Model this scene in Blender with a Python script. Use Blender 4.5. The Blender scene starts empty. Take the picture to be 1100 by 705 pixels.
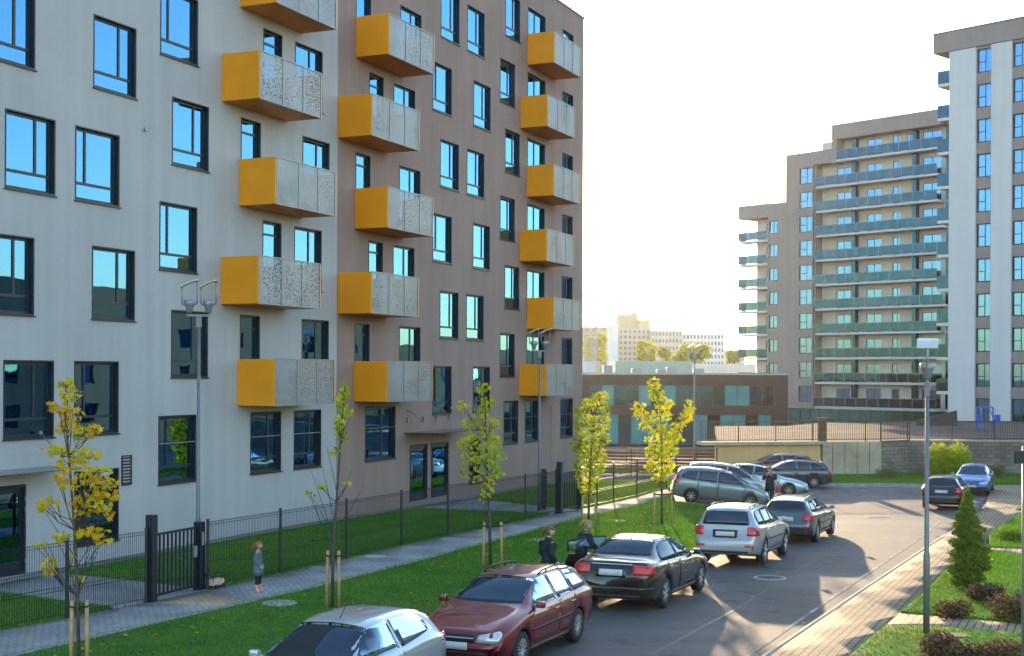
import bpy, bmesh, math, random
import numpy as np
from mathutils import Vector, Matrix
from mathutils.bvhtree import BVHTree

C = bpy.context.scene.collection
R = math.radians
rng = random.Random(7)

# ------------------------------------------------------------------ camera frame and ground
F, CX, HY, CAMH, ROLL = 1450.0, 550.0, 400.3, 5.0, R(.245)

def ray(px, py):
    dx = px - CX; dy = py - HY; s, c = math.sin(ROLL), math.cos(ROLL)
    return ((dx*c + dy*s)/F, 1.0, -(-dx*s + dy*c)/F)

FA = math.atan(631/1450.0)                       # direction of the street and of the left facade
D = (math.sin(FA), math.cos(FA)); P0 = (0.0, 59.6)
FROT = R(90) - FA

def uv(x, y):
    return (x*D[0] + (y-P0[1])*D[1], x*D[1] - (y-P0[1])*D[0])
def xy(u, v):
    return (P0[0] + u*D[0] + v*D[1], P0[1] + u*D[1] - v*D[0])
def sstep(a, b, x):
    t = min(1, max(0, (x-a)/(b-a))); return t*t*(3-2*t)
def terr(x, y):
    u, v = uv(x, y)
    zr = -.02*(min(max(y, 0), 64) - 24) if y > 24 else 0.0
    zs = -.2*sstep(-20, -4, u) - .5*sstep(0, 14, u)
    s = sstep(6.5, 13.0, v)
    z = s*zr + (1-s)*zs
    return z - 1.5*sstep(92, 122, y)
def gnd(px, py, dz=0.0):
    d = ray(px, py); z = 0
    for _ in range(30):
        t = (z + dz - CAMH)/d[2]
        z = .5*z + .5*terr(d[0]*t, t)
    return (d[0]*t, t)
def gnd3(px, py, dz=0.0):
    x, y = gnd(px, py, dz); return (x, y, terr(x, y) + dz)
def at(px, py, Y):
    d = ray(px, py); return Vector((d[0]*Y, Y, CAMH + d[2]*Y))

# ------------------------------------------------------------------ materials
def new_mat(name):
    m = bpy.data.materials.new(name); m.use_nodes = True
    nt = m.node_tree; b = nt.nodes['Principled BSDF']
    return m, nt, b
def N(nt, t, **kw):
    n = nt.nodes.new(t)
    for k, v in kw.items(): setattr(n, k, v)
    return n
def plain(name, col, rough=.5, metal=0.0, coat=0.0, spec=.5, var=.12, scale=3.0, bump=0.0, bscale=60.0):
    m, nt, b = new_mat(name)
    b.inputs['Roughness'].default_value = rough; b.inputs['Metallic'].default_value = metal
    b.inputs['Coat Weight'].default_value = coat; b.inputs['Coat Roughness'].default_value = .04
    b.inputs['Specular IOR Level'].default_value = spec
    tc = N(nt, 'ShaderNodeTexCoord')
    nz = N(nt, 'ShaderNodeTexNoise'); nz.inputs['Scale'].default_value = scale; nz.inputs['Detail'].default_value = 5
    nt.links.new(tc.outputs['Object'], nz.inputs['Vector'])
    rp = N(nt, 'ShaderNodeValToRGB')
    rp.color_ramp.elements[0].position = .3; rp.color_ramp.elements[1].position = .7
    rp.color_ramp.elements[0].color = (*[c*(1-var) for c in col], 1)
    rp.color_ramp.elements[1].color = (*[min(1, c*(1+var)) for c in col], 1)
    nt.links.new(nz.outputs['Fac'], rp.inputs['Fac']); nt.links.new(rp.outputs['Color'], b.inputs['Base Color'])
    if bump:
        n2 = N(nt, 'ShaderNodeTexNoise'); n2.inputs['Scale'].default_value = bscale; n2.inputs['Detail'].default_value = 4
        nt.links.new(tc.outputs['Object'], n2.inputs['Vector'])
        bp = N(nt, 'ShaderNodeBump'); bp.inputs['Strength'].default_value = bump; bp.inputs['Distance'].default_value = .02
        nt.links.new(n2.outputs['Fac'], bp.inputs['Height']); nt.links.new(bp.outputs['Normal'], b.inputs['Normal'])
    return m
def render_mat(name, col, streak=.10, fine=.05):
    """painted render: fine grain, cloudy patches and faint vertical run-off streaks"""
    m, nt, b = new_mat(name); b.inputs['Roughness'].default_value = .9; b.inputs['Specular IOR Level'].default_value = .2
    tc = N(nt, 'ShaderNodeTexCoord')
    def noise(sc, mp=None, det=5):
        n = N(nt, 'ShaderNodeTexNoise'); n.inputs['Scale'].default_value = sc; n.inputs['Detail'].default_value = det
        if mp:
            k = N(nt, 'ShaderNodeMapping'); k.inputs['Scale'].default_value = mp
            nt.links.new(tc.outputs['Object'], k.inputs['Vector']); nt.links.new(k.outputs['Vector'], n.inputs['Vector'])
        else: nt.links.new(tc.outputs['Object'], n.inputs['Vector'])
        return n
    def rng_(n, a, c):
        r = N(nt, 'ShaderNodeMapRange'); r.inputs['From Min'].default_value = .3; r.inputs['From Max'].default_value = .7
        r.inputs['To Min'].default_value = a; r.inputs['To Max'].default_value = c
        nt.links.new(n.outputs['Fac'], r.inputs['Value']); return r
    a = rng_(noise(.35), 1-streak*.6, 1+streak*.6); c = rng_(noise(1.0, (1.6, 1.6, .07)), 1-streak*.7, 1+streak*.4); f = rng_(noise(25), 1-fine, 1+fine)
    m1 = N(nt, 'ShaderNodeMath', operation='MULTIPLY'); m2 = N(nt, 'ShaderNodeMath', operation='MULTIPLY')
    nt.links.new(a.outputs[0], m1.inputs[0]); nt.links.new(c.outputs[0], m1.inputs[1])
    nt.links.new(m1.outputs[0], m2.inputs[0]); nt.links.new(f.outputs[0], m2.inputs[1])
    vm = N(nt, 'ShaderNodeVectorMath', operation='SCALE'); vm.inputs[0].default_value = col
    nt.links.new(m2.outputs[0], vm.inputs['Scale']); nt.links.new(vm.outputs[0], b.inputs['Base Color'])
    n2 = noise(70, None, 3); bp = N(nt, 'ShaderNodeBump'); bp.inputs['Strength'].default_value = .35; bp.inputs['Distance'].default_value = .01
    nt.links.new(n2.outputs['Fac'], bp.inputs['Height']); nt.links.new(bp.outputs['Normal'], b.inputs['Normal'])
    return m
def glass_mat(name, tint=(.75, .9, 1.0), refl=.45, thru=(.35, .38, .42), rough=.012, wav=.02, blend=.35):
    m, nt, b = new_mat(name); nt.nodes.remove(b)
    out = nt.nodes['Material Output']
    g = N(nt, 'ShaderNodeBsdfGlossy'); g.inputs['Roughness'].default_value = rough; g.inputs['Color'].default_value = (*tint, 1)
    t = N(nt, 'ShaderNodeBsdfTransparent' if thru else 'ShaderNodeBsdfDiffuse'); t.inputs['Color'].default_value = (*(thru or (.010, .011, .013)), 1)
    lw = N(nt, 'ShaderNodeLayerWeight'); lw.inputs['Blend'].default_value = blend
    mr = N(nt, 'ShaderNodeMapRange'); mr.inputs['To Min'].default_value = refl; mr.inputs['To Max'].default_value = 1.0
    nt.links.new(lw.outputs['Fresnel'], mr.inputs['Value'])
    tc = N(nt, 'ShaderNodeTexCoord'); nz = N(nt, 'ShaderNodeTexNoise'); nz.inputs['Scale'].default_value = 1.1; nz.inputs['Detail'].default_value = 1
    nt.links.new(tc.outputs['Object'], nz.inputs['Vector'])
    bp = N(nt, 'ShaderNodeBump'); bp.inputs['Strength'].default_value = wav*5; bp.inputs['Distance'].default_value = .02
    nt.links.new(nz.outputs['Fac'], bp.inputs['Height']); nt.links.new(bp.outputs['Normal'], g.inputs['Normal'])
    mx = N(nt, 'ShaderNodeMixShader'); nt.links.new(mr.outputs[0], mx.inputs[0]); nt.links.new(t.outputs[0], mx.inputs[1]); nt.links.new(g.outputs[0], mx.inputs[2])
    nt.links.new(mx.outputs[0], out.inputs['Surface'])
    return m
def leaf_mat(name, cols, trans=.55):
    m, nt, b = new_mat(name); nt.nodes.remove(b); out = nt.nodes['Material Output']
    at_ = N(nt, 'ShaderNodeAttribute', attribute_name='tone')
    rp = N(nt, 'ShaderNodeValToRGB'); els = rp.color_ramp.elements
    while len(els) < len(cols): els.new(.5)
    for i, c in enumerate(cols): els[i].position = i/(len(cols)-1); els[i].color = (*c, 1)
    nt.links.new(at_.outputs['Fac'], rp.inputs['Fac'])
    d = N(nt, 'ShaderNodeBsdfDiffuse'); t = N(nt, 'ShaderNodeBsdfTranslucent'); mx = N(nt, 'ShaderNodeMixShader'); mx.inputs[0].default_value = trans
    nt.links.new(rp.outputs[0], d.inputs['Color']); nt.links.new(rp.outputs[0], t.inputs['Color'])
    g = N(nt, 'ShaderNodeBsdfGlossy'); g.inputs['Roughness'].default_value = .45; m3 = N(nt, 'ShaderNodeMixShader'); m3.inputs[0].default_value = .04
    nt.links.new(d.outputs[0], mx.inputs[1]); nt.links.new(t.outputs[0], mx.inputs[2])
    nt.links.new(mx.outputs[0], m3.inputs[1]); nt.links.new(g.outputs[0], m3.inputs[2]); nt.links.new(m3.outputs[0], out.inputs['Surface'])
    return m
def perf_mat(name, kind):
    """punched sheet metal: round holes whose density drifts across the sheet"""
    m, nt, b = new_mat(name); out = nt.nodes['Material Output']
    b.inputs['Base Color'].default_value = (.33, .335, .35, 1); b.inputs['Roughness'].default_value = .42; b.inputs['Metallic'].default_value = .25
    tc = N(nt, 'ShaderNodeTexCoord'); mp = N(nt, 'ShaderNodeMapping')
    if kind == 1: mp.inputs['Scale'].default_value = (.35, 1, 1.2)
    if kind == 2: mp.inputs['Scale'].default_value = (.8, 1, .8)
    nt.links.new(tc.outputs['Object'], mp.inputs['Vector'])
    vo = N(nt, 'ShaderNodeTexVoronoi'); vo.inputs['Scale'].default_value = 27; vo.inputs['Randomness'].default_value = .75
    nt.links.new(mp.outputs[0], vo.inputs['Vector'])
    nz = N(nt, 'ShaderNodeTexNoise'); nz.inputs['Scale'].default_value = .9; nz.inputs['Detail'].default_value = 2
    nt.links.new(tc.outputs['Object'], nz.inputs['Vector'])
    mr = N(nt, 'ShaderNodeMapRange'); mr.inputs['From Min'].default_value = .35; mr.inputs['From Max'].default_value = .65
    mr.inputs['To Min'].default_value = .31; mr.inputs['To Max'].default_value = .43
    nt.links.new(nz.outputs['Fac'], mr.inputs['Value'])
    lt = N(nt, 'ShaderNodeMath', operation='LESS_THAN'); nt.links.new(vo.outputs['Distance'], lt.inputs[0]); nt.links.new(mr.outputs[0], lt.inputs[1])
    t = N(nt, 'ShaderNodeBsdfTransparent'); mx = N(nt, 'ShaderNodeMixShader')
    nt.links.new(lt.outputs[0], mx.inputs[0]); nt.links.new(b.outputs[0], mx.inputs[1]); nt.links.new(t.outputs[0], mx.inputs[2])
    nt.links.new(mx.outputs[0], out.inputs['Surface'])
    return m
def paver_mat(name, c1, c2, joint, rot=0.0, bw=.2, bh=.1, mortar=.012, upright=False):
    m, nt, b = new_mat(name); b.inputs['Roughness'].default_value = .85; b.inputs['Specular IOR Level'].default_value = .3
    tc = N(nt, 'ShaderNodeTexCoord'); mp = N(nt, 'ShaderNodeMapping'); mp.inputs['Rotation'].default_value = (0, 0, -rot)
    if upright: mp.inputs['Rotation'].default_value = (R(90), 0, 0)
    nt.links.new(tc.outputs['Object'], mp.inputs['Vector'])
    br = N(nt, 'ShaderNodeTexBrick'); br.inputs['Scale'].default_value = 1; br.inputs['Brick Width'].default_value = bw; br.inputs['Row Height'].default_value = bh
    br.inputs['Mortar Size'].default_value = mortar; br.inputs['Color1'].default_value = (*c1, 1); br.inputs['Color2'].default_value = (*c2, 1); br.inputs['Mortar'].default_value = (*joint, 1)
    br.inputs['Mortar Smooth'].default_value = .3
    nt.links.new(mp.outputs[0], br.inputs['Vector'])
    nz = N(nt, 'ShaderNodeTexNoise'); nz.inputs['Scale'].default_value = .8; nz.inputs['Detail'].default_value = 8; nt.links.new(tc.outputs['Object'], nz.inputs['Vector'])
    mr = N(nt, 'ShaderNodeMapRange'); mr.inputs['From Min'].default_value = .3; mr.inputs['From Max'].default_value = .7; mr.inputs['To Min'].default_value = .75; mr.inputs['To Max'].default_value = 1.2
    nt.links.new(nz.outputs['Fac'], mr.inputs['Value'])
    vm = N(nt, 'ShaderNodeVectorMath', operation='SCALE'); nt.links.new(br.outputs['Color'], vm.inputs[0]); nt.links.new(mr.outputs[0], vm.inputs['Scale'])
    nt.links.new(vm.outputs[0], b.inputs['Base Color'])
    bp = N(nt, 'ShaderNodeBump', invert=True); bp.inputs['Strength'].default_value = .6; bp.inputs['Distance'].default_value = .01
    nt.links.new(br.outputs['Fac'], bp.inputs['Height']); nt.links.new(bp.outputs['Normal'], b.inputs['Normal'])
    return m
def asphalt_mat(name):
    m, nt, b = new_mat(name); b.inputs['Roughness'].default_value = .8; b.inputs['Specular IOR Level'].default_value = .35
    tc = N(nt, 'ShaderNodeTexCoord')
    def nz(s, d=6, mp=None):
        n = N(nt, 'ShaderNodeTexNoise'); n.inputs['Scale'].default_value = s; n.inputs['Detail'].default_value = d
        if mp:
            k = N(nt, 'ShaderNodeMapping'); k.inputs['Scale'].default_value = mp[0]; k.inputs['Rotation'].default_value = (0, 0, mp[1])
            nt.links.new(tc.outputs['Object'], k.inputs['Vector']); nt.links.new(k.outputs[0], n.inputs['Vector'])
        else: nt.links.new(tc.outputs['Object'], n.inputs['Vector'])
        return n
    def mr(n, a, c, lo=.3, hi=.7):
        r = N(nt, 'ShaderNodeMapRange'); r.inputs['From Min'].default_value = lo; r.inputs['From Max'].default_value = hi
        r.inputs['To Min'].default_value = a; r.inputs['To Max'].default_value = c; nt.links.new(n.outputs['Fac'], r.inputs['Value']); return r
    a = mr(nz(.25), .75, 1.25); t = mr(nz(1.0, 4, ((.05, 1.1, 1), -FROT)), .85, 1.15); g = mr(nz(140, 2), .6, 1.5); st = mr(nz(1.7, 8), .45, 1.0, .28, .42)
    cur = a
    for k in (t, g, st):
        mm = N(nt, 'ShaderNodeMath', operation='MULTIPLY'); nt.links.new(cur.outputs[0], mm.inputs[0]); nt.links.new(k.outputs[0], mm.inputs[1]); cur = mm
    vm = N(nt, 'ShaderNodeVectorMath', operation='SCALE'); vm.inputs[0].default_value = (.108, .100, .097)
    nt.links.new(cur.outputs[0], vm.inputs['Scale']); nt.links.new(vm.outputs[0], b.inputs['Base Color'])
    bp = N(nt, 'ShaderNodeBump'); bp.inputs['Strength'].default_value = .5; bp.inputs['Distance'].default_value = .008
    nt.links.new(nz(110, 3).outputs['Fac'], bp.inputs['Height']); nt.links.new(bp.outputs['Normal'], b.inputs['Normal'])
    return m
def paint_mat(name, col, metal=.0, rough=.35):
    m = plain(name, col, rough, metal, 1.0, .5, .05, 2.0); return m

M = {}
M['grey_render'] = render_mat('grey_render', (.50, .470, .462), .11)
M['brown_render'] = render_mat('brown_render', (.37, .25, .212), .12)
M['white_render'] = render_mat('white_render', (.56, .56, .57), .05)
M['taupe_render'] = render_mat('taupe_render', (.29, .245, .235), .08)
M['cream_render'] = render_mat('cream_render', (.62, .57, .5), .05)
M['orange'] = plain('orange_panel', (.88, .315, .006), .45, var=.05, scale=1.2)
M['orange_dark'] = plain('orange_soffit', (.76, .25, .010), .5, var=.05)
M['frame'] = plain('dark_window_frame', (.016, .02, .03), .4, var=.1)
M['glass'] = glass_mat('window_glass', (.19, .48, .82), .50, (.50, .54, .58))
M['glass_teal'] = glass_mat('teal_glass', (.10, .52, .58), .40, (.04, .26, .28))
M['canopy_glass'] = glass_mat('canopy_glass', (.75, .8, .82), .30, (.62, .68, .70), .12)
M['rail_glass'] = glass_mat('rail_glass', (.05, .18, .31), .36, (.08, .15, .21))
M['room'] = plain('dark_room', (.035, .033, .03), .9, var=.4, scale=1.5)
M['curtain'] = plain('curtain_cloth', (.62, .6, .56), .9, var=.15, scale=8)
M['perf0'] = perf_mat('perforated_sheet', 0); M['perf1'] = perf_mat('perforated_sheet_streaks', 1); M['perf2'] = perf_mat('perforated_sheet_blotches', 2)
M['steel'] = plain('galvanised_steel', (.30, .31, .32), .45, .5, var=.12, scale=6)
M['pole'] = plain('grey_pole', (.17, .185, .2), .45, .3, var=.15, scale=5)
M['black_metal'] = plain('black_metal', (.014, .015, .019), .5, var=.2)
M['concrete'] = plain('concrete', (.50, .40, .28), .9, var=.22, scale=1.2, bump=.4, bscale=30)
M['kerbstone'] = plain('kerbstone', (.34, .32, .30), .9, var=.2, scale=3, bump=.3)
M['beige_wall'] = render_mat('beige_wall', (.80, .50, .23), .12)
M['block_wall'] = paver_mat('block_wall', (.22, .175, .155), (.30, .24, .21), (.12, .1, .09), 0, .5, .22, .015, True)
M['asphalt'] = asphalt_mat('asphalt')
M['paver_grey'] = paver_mat('paver_grey', (.30, .29, .29), (.37, .35, .34), (.15, .145, .14), R(63), .2, .1)
M['paver_red'] = paver_mat('paver_pink', (.33, .225, .14), (.39, .27, .17), (.10, .07, .05), FROT, .6, .15, .016)
M['paver_tan'] = paver_mat('paver_tan', (.5, .33, .2), (.55, .38, .24), (.25, .17, .1), FROT, .2, .1)
M['lawn'] = plain('lawn_soil_and_grass', (.045, .13, .007), .95, var=.45, scale=1.3, bump=1.0, bscale=40)
M['dirt'] = plain('dirt', (.16, .13, .1), .95, var=.3, scale=.4)
M['gravel'] = plain('gravel', (.24, .22, .2), .95, var=.6, scale=18, bump=1.0, bscale=25)
M['wood'] = plain('stake_wood', (.52, .29, .13), .8, var=.2, scale=9)
M['slat_wood'] = plain('slat_wood', (.13, .075, .05), .8, var=.3, scale=4)
M['bark'] = plain('bark', (.10, .075, .06), .9, var=.35, scale=14, bump=.6)
M['bark_dark'] = plain('bark_dark', (.07, .05, .04), .9, var=.35, scale=14, bump=.6)
M['rubber'] = plain('rubber', (.018, .018, .018), .75, var=.2)
M['alloy'] = plain('alloy', (.46, .46, .47), .35, .3, var=.08)
M['car_glass'] = glass_mat('car_glass', (.60, .80, 1.0), .08, None, .01, .0, .16)
M['dark_trim'] = plain('dark_trim', (.02, .02, .021), .55, var=.1)
M['chrome'] = plain('chrome', (.75, .75, .76), .12, 1.0, var=.02)
M['plate'] = plain('number_plate', (.6, .6, .58), .5, var=.05)
M['red_lamp'] = plain('red_lamp', (.62, .02, .015), .15, 0, 1.0, var=.1)
M['clear_lamp'] = plain('clear_lamp', (.62, .64, .66), .12, .35, 1.0, var=.15, scale=14)
M['amber_lamp'] = plain('amber_lamp', (.8, .3, .03), .15, 0, 1.0, var=.1)
M['cloth_black'] = plain('black_jacket', (.012, .016, .022), .8, var=.3, scale=20)
M['cloth_navy'] = plain('navy_coat', (.012, .022, .03), .8, var=.3, scale=20)
M['cloth_grey'] = plain('grey_coat', (.13, .16, .2), .85, var=.2, scale=25)
M['cloth_pink'] = plain('pink_cloth', (.75, .42, .38), .8, var=.1)
M['pink_rubber'] = plain('pink_rubber', (.85, .33, .27), .45, var=.05)
M['skin'] = plain('skin', (.55, .32, .23), .6, var=.06)
M['hair_fair'] = plain('fair_hair', (.30, .17, .075), .6, var=.4, scale=30)
M['hair_red'] = plain('reddish_hair', (.30, .12, .05), .6, var=.4, scale=30)
M['hair_brown'] = plain('brown_hair', (.15, .075, .035), .6, var=.4, scale=30)
M['blue_paint'] = plain('blue_painted_steel', (.04, .12, .5), .4, var=.1)
M['rust'] = plain('rusty_cover', (.2, .1, .07), .8, var=.4, scale=12)
M['iron'] = plain('cast_iron', (.10, .095, .09), .7, .2, var=.3, scale=10)
M['teal_panel'] = plain('teal_panel', (.010, .23, .25), .25, var=.15, scale=.6)
M['terrace_paving'] = plain('terrace_paving', (.15, .115, .10), .95, 0, 0, .03, var=.25, scale=.5)
M['seam'] = plain('bitumen_seam', (.05, .047, .045), .6, var=.4, scale=5)
M['white_paint'] = plain('worn_white_line', (.34, .31, .27), .9, 0, 0, .1, var=.65, scale=2.5)
M['red_cloth'] = plain('red_cloth', (.55, .03, .03), .7)

# ------------------------------------------------------------------ mesh helpers
class MB:
    def __init__(s): s.bm = bmesh.new(); s.mi = 0
    def quad(s, *pts):
        f = s.bm.faces.new([s.bm.verts.new(p) for p in pts]); f.material_index = s.mi; return f
    def box(s, a, b, bev=0.0):
        x0, y0, z0 = a; x1, y1, z1 = b
        if x0 > x1: x0, x1 = x1, x0
        if y0 > y1: y0, y1 = y1, y0
        if z0 > z1: z0, z1 = z1, z0
        v = [s.bm.verts.new(p) for p in ((x0,y0,z0),(x1,y0,z0),(x1,y1,z0),(x0,y1,z0),(x0,y0,z1),(x1,y0,z1),(x1,y1,z1),(x0,y1,z1))]
        fs = [s.bm.faces.new([v[i] for i in q]) for q in ((0,3,2,1),(4,5,6,7),(0,1,5,4),(1,2,6,5),(2,3,7,6),(3,0,4,7))]
        for f in fs: f.material_index = s.mi
        if bev:
            es = list({e for f in fs for e in f.edges})
            bmesh.ops.bevel(s.bm, geom=es, offset=bev, segments=2, affect='EDGES', profile=.6)
        return s
    def tube(s, pts, rad, n=8, cap=True):
        pts = [Vector(p) for p in pts]
        rads = rad if isinstance(rad, (list, tuple)) else [rad]*len(pts)
        rings = []; up = None
        for i, p in enumerate(pts):
            t = (pts[min(i+1, len(pts)-1)] - pts[max(i-1, 0)]).normalized()
            if up is None: up = t.orthogonal().normalized()
            up = (up - t*up.dot(t)); up = up.normalized() if up.length > 1e-5 else t.orthogonal().normalized()
            w = t.cross(up)
            rings.append([s.bm.verts.new(p + (up*math.cos(2*math.pi*k/n) + w*math.sin(2*math.pi*k/n))*rads[i]) for k in range(n)])
        for a, b in zip(rings, rings[1:]):
            for k in range(n):
                f = s.bm.faces.new((a[k], a[(k+1)%n], b[(k+1)%n], b[k])); f.material_index = s.mi; f.smooth = n > 5
        if cap:
            f = s.bm.faces.new(rings[0][::-1]); f.material_index = s.mi
            f = s.bm.faces.new(rings[-1]); f.material_index = s.mi
        return s
    def lathe(s, prof, n=24, axis='z', org=(0,0,0), close=True):
        o = Vector(org); rings = []
        for r, h in prof:
            ring = []
            for k in range(n):
                a = 2*math.pi*k/n; c, d = r*math.cos(a), r*math.sin(a)
                p = {'z': (c, d, h), 'y': (d, h, c), 'x': (h, c, d)}[axis]
                ring.append(s.bm.verts.new(o + Vector(p)))
            rings.append(ring)
        for a, b in zip(rings, rings[1:]):
            for k in range(n):
                f = s.bm.faces.new((a[k], a[(k+1)%n], b[(k+1)%n], b[k])); f.smooth = True; f.material_index = s.mi
        if close:
            for ring in (rings[0][::-1], rings[-1]):
                f = s.bm.faces.new(ring); f.material_index = s.mi
        return s
    def poly(s, pts, z0, z1):
        """prism over an xy polygon"""
        a = [s.bm.verts.new((p[0], p[1], z0)) for p in pts]; b = [s.bm.verts.new((p[0], p[1], z1)) for p in pts]; n = len(pts)
        for f in [s.bm.faces.new(b), s.bm.faces.new(a[::-1])] + [s.bm.faces.new((a[i], a[(i+1)%n], b[(i+1)%n], b[i])) for i in range(n)]: f.material_index = s.mi
        return s
    def blob(s, c, r, sub=2, jit=.0):
        rr = r if isinstance(r, (list, tuple)) else (r, r, r)
        res = bmesh.ops.create_icosphere(s.bm, subdivisions=sub, radius=1)
        for v in res['verts']:
            k = 1 + jit*(rng.random()-.5)
            v.co = Vector((c[0]+v.co.x*rr[0]*k, c[1]+v.co.y*rr[1]*k, c[2]+v.co.z*rr[2]*k))
        for f in {f for v in res['verts'] for f in v.link_faces}: f.smooth = True; f.material_index = s.mi
        return s
    def build(s, name, mats, parent=None, recalc=True):
        if recalc: bmesh.ops.recalc_face_normals(s.bm, faces=s.bm.faces[:])
        me = bpy.data.meshes.new(name); s.bm.to_mesh(me); s.bm.free()
        for m in (mats if isinstance(mats, (list, tuple)) else [mats]): me.materials.append(M[m] if isinstance(m, str) else m)
        return link(name, me, parent)
def link(name, me, parent=None):
    o = bpy.data.objects.new(name, me); C.objects.link(o)
    if parent: o.parent = parent
    return o
def tag(o, label=None, cat=None, group=None, kind=None):
    if label: o['label'] = label
    if cat: o['category'] = cat
    if group: o['group'] = group
    if kind: o['kind'] = kind
    return o
def empty(name, loc, rz=0.0, label=None, cat=None, group=None):
    o = bpy.data.objects.new(name, None); C.objects.link(o); o.location = loc; o.rotation_euler = (0, 0, rz); o.empty_display_size = .3
    return tag(o, label, cat, group)
def copy_tree(o, parent=None):
    c = o.copy(); C.objects.link(c)
    if parent: c.parent = parent
    for ch in list(o.children): copy_tree(ch, c)
    return c
def np_mesh(name, verts, faces, mats, tone=None):
    """verts (n,3) array, faces: (m,k) array of one face size"""
    me = bpy.data.meshes.new(name); verts = np.asarray(verts, np.float32); faces = np.asarray(faces, np.int32); m, k = faces.shape
    me.vertices.add(len(verts)); me.vertices.foreach_set('co', verts.ravel())
    me.loops.add(m*k); me.loops.foreach_set('vertex_index', faces.ravel())
    me.polygons.add(m); me.polygons.foreach_set('loop_start', np.arange(0, m*k, k, dtype=np.int32)); me.polygons.foreach_set('loop_total', np.full(m, k, np.int32))
    me.update(calc_edges=True)
    if tone is not None:
        a = me.attributes.new('tone', 'FLOAT', 'POINT'); a.data.foreach_set('value', np.asarray(tone, np.float32))
    for mm in mats: me.materials.append(M[mm] if isinstance(mm, str) else mm)
    return me

# ------------------------------------------------------------------ ground sheets draped on the terrain
LAWNS = []
def drape(name, poly, mat, dz, skirt=.14, step=1.0, label=None, kind='structure'):
    if name == 'lawn': LAWNS.append((poly, dz))
    bm = bmesh.new(); vs = [bm.verts.new((p[0], p[1], 0)) for p in poly]; bm.faces.new(vs)
    xs = [p[0] for p in poly]; ys = [p[1] for p in poly]
    for ax, lo, hi in ((0, min(xs), max(xs)), (1, min(ys), max(ys))):
        k = math.floor(lo/step)*step + step
        while k < hi - 1e-4:
            co = [0, 0, 0]; no = [0, 0, 0]; co[ax] = k; no[ax] = 1
            bmesh.ops.bisect_plane(bm, geom=bm.verts[:]+bm.edges[:]+bm.faces[:], plane_co=co, plane_no=no, dist=1e-5); k += step
    for v in bm.verts: v.co.z = terr(v.co.x, v.co.y) + dz
    bmesh.ops.recalc_face_normals(bm, faces=bm.faces[:])
    if sum(f.normal.z for f in bm.faces) < 0: bmesh.ops.reverse_faces(bm, faces=bm.faces[:])
    for f in bm.faces: f.smooth = True
    if skirt:
        be = [e for e in bm.edges if e.is_boundary]
        r = bmesh.ops.extrude_edge_only(bm, edges=be)
        for v in [g for g in r['geom'] if isinstance(g, bmesh.types.BMVert)]: v.co.z -= skirt
    me = bpy.data.meshes.new(name); bm.to_mesh(me); bm.free(); me.materials.append(M[mat])
    o = link(name, me)
    if kind: o['kind'] = kind
    return o
def strip(name, line, width, mat, dz, skirt=.14, side=0, label=None, kind='structure'):
    """a band along a polyline; side 0 centred, 1 to the left, -1 to the right"""
    L, Rr = [], []
    for i, p in enumerate(line):
        a = Vector(line[max(i-1, 0)]); b = Vector(line[min(i+1, len(line)-1)]); t = (b-a).normalized(); n = Vector((-t.y, t.x)); p = Vector(p)
        l0, r0 = {0: (.5, -.5), 1: (1, 0), -1: (0, -1)}[side]
        L.append(tuple(p + n*width*l0)); Rr.append(tuple(p + n*width*r0))
    return drape(name, L + Rr[::-1], mat, dz, skirt, kind=kind)

bigv, bigf = [], []
gx = [-900, -400, -200, -120] + list(range(-80, -40, 4)) + list(range(-40, 61)) + list(range(64, 101, 4)) + [140, 220, 400, 900]
gy = [-500, -200, -80] + list(range(-40, 4, 4)) + list(range(4, 132)) + list(range(132, 181, 4)) + [240, 400, 800, 1600]
for y in gy:
    for x in gx: bigv.append((x, y, terr(x, y) - .035))
for j in range(len(gy)-1):
    for i in range(len(gx)-1):
        a = j*len(gx)+i; bigf.append((a, a+1, a+1+len(gx), a+len(gx)))
o = link('ground', np_mesh('ground', bigv, bigf, ['dirt'])); o['kind'] = 'structure'

low = [gnd(*p) for p in ((-60, 726), (130, 682), (330, 635.7), (450, 605), (560, 576), (624, 558), (696, 541), (724, 533.5))]
upp = [gnd(*p) for p in ((-60, 694), (72, 669), (160, 651), (227, 637.5), (301, 620), (372, 604), (431, 590), (481, 579), (564, 562), (620, 550), (659, 542.5), (684, 536.5), (716, 528))]
KV = 13.25                                                     # v of the left kerb
pk = [gnd(722, 541.5), gnd(748, 543.5)]                        # kerb at the head of the parking bay
kA = xy(-70, KV); kB = xy(uv(*pk[1])[0], KV)
drape('asphalt_road', [xy(-75, KV-.2), xy(-75, 19.35), xy(uv(*gnd(1014, 578))[0], 19.35), gnd(1050, 549), gnd(1062, 531), gnd(1000, 524.5), gnd(870, 523.5), gnd(700, 521), gnd(716, 542.5), pk[1], kB], 'asphalt', 0, .25)
drape('lawn', low[::-1] + [xy(-60, 7.0)] + [xy(-60, KV), kB, pk[1], pk[0]], 'lawn', .08)
strip('kerb', [xy(-60, KV), (kB[0], kB[1]), pk[1], pk[0]], .12, 'kerbstone', .11, .3, -1)
drape('footpath', upp + low[::-1], 'paver_grey', .09)
strip('kerb', low[:-1], .08, 'kerbstone', .10, .2, -1)
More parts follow.
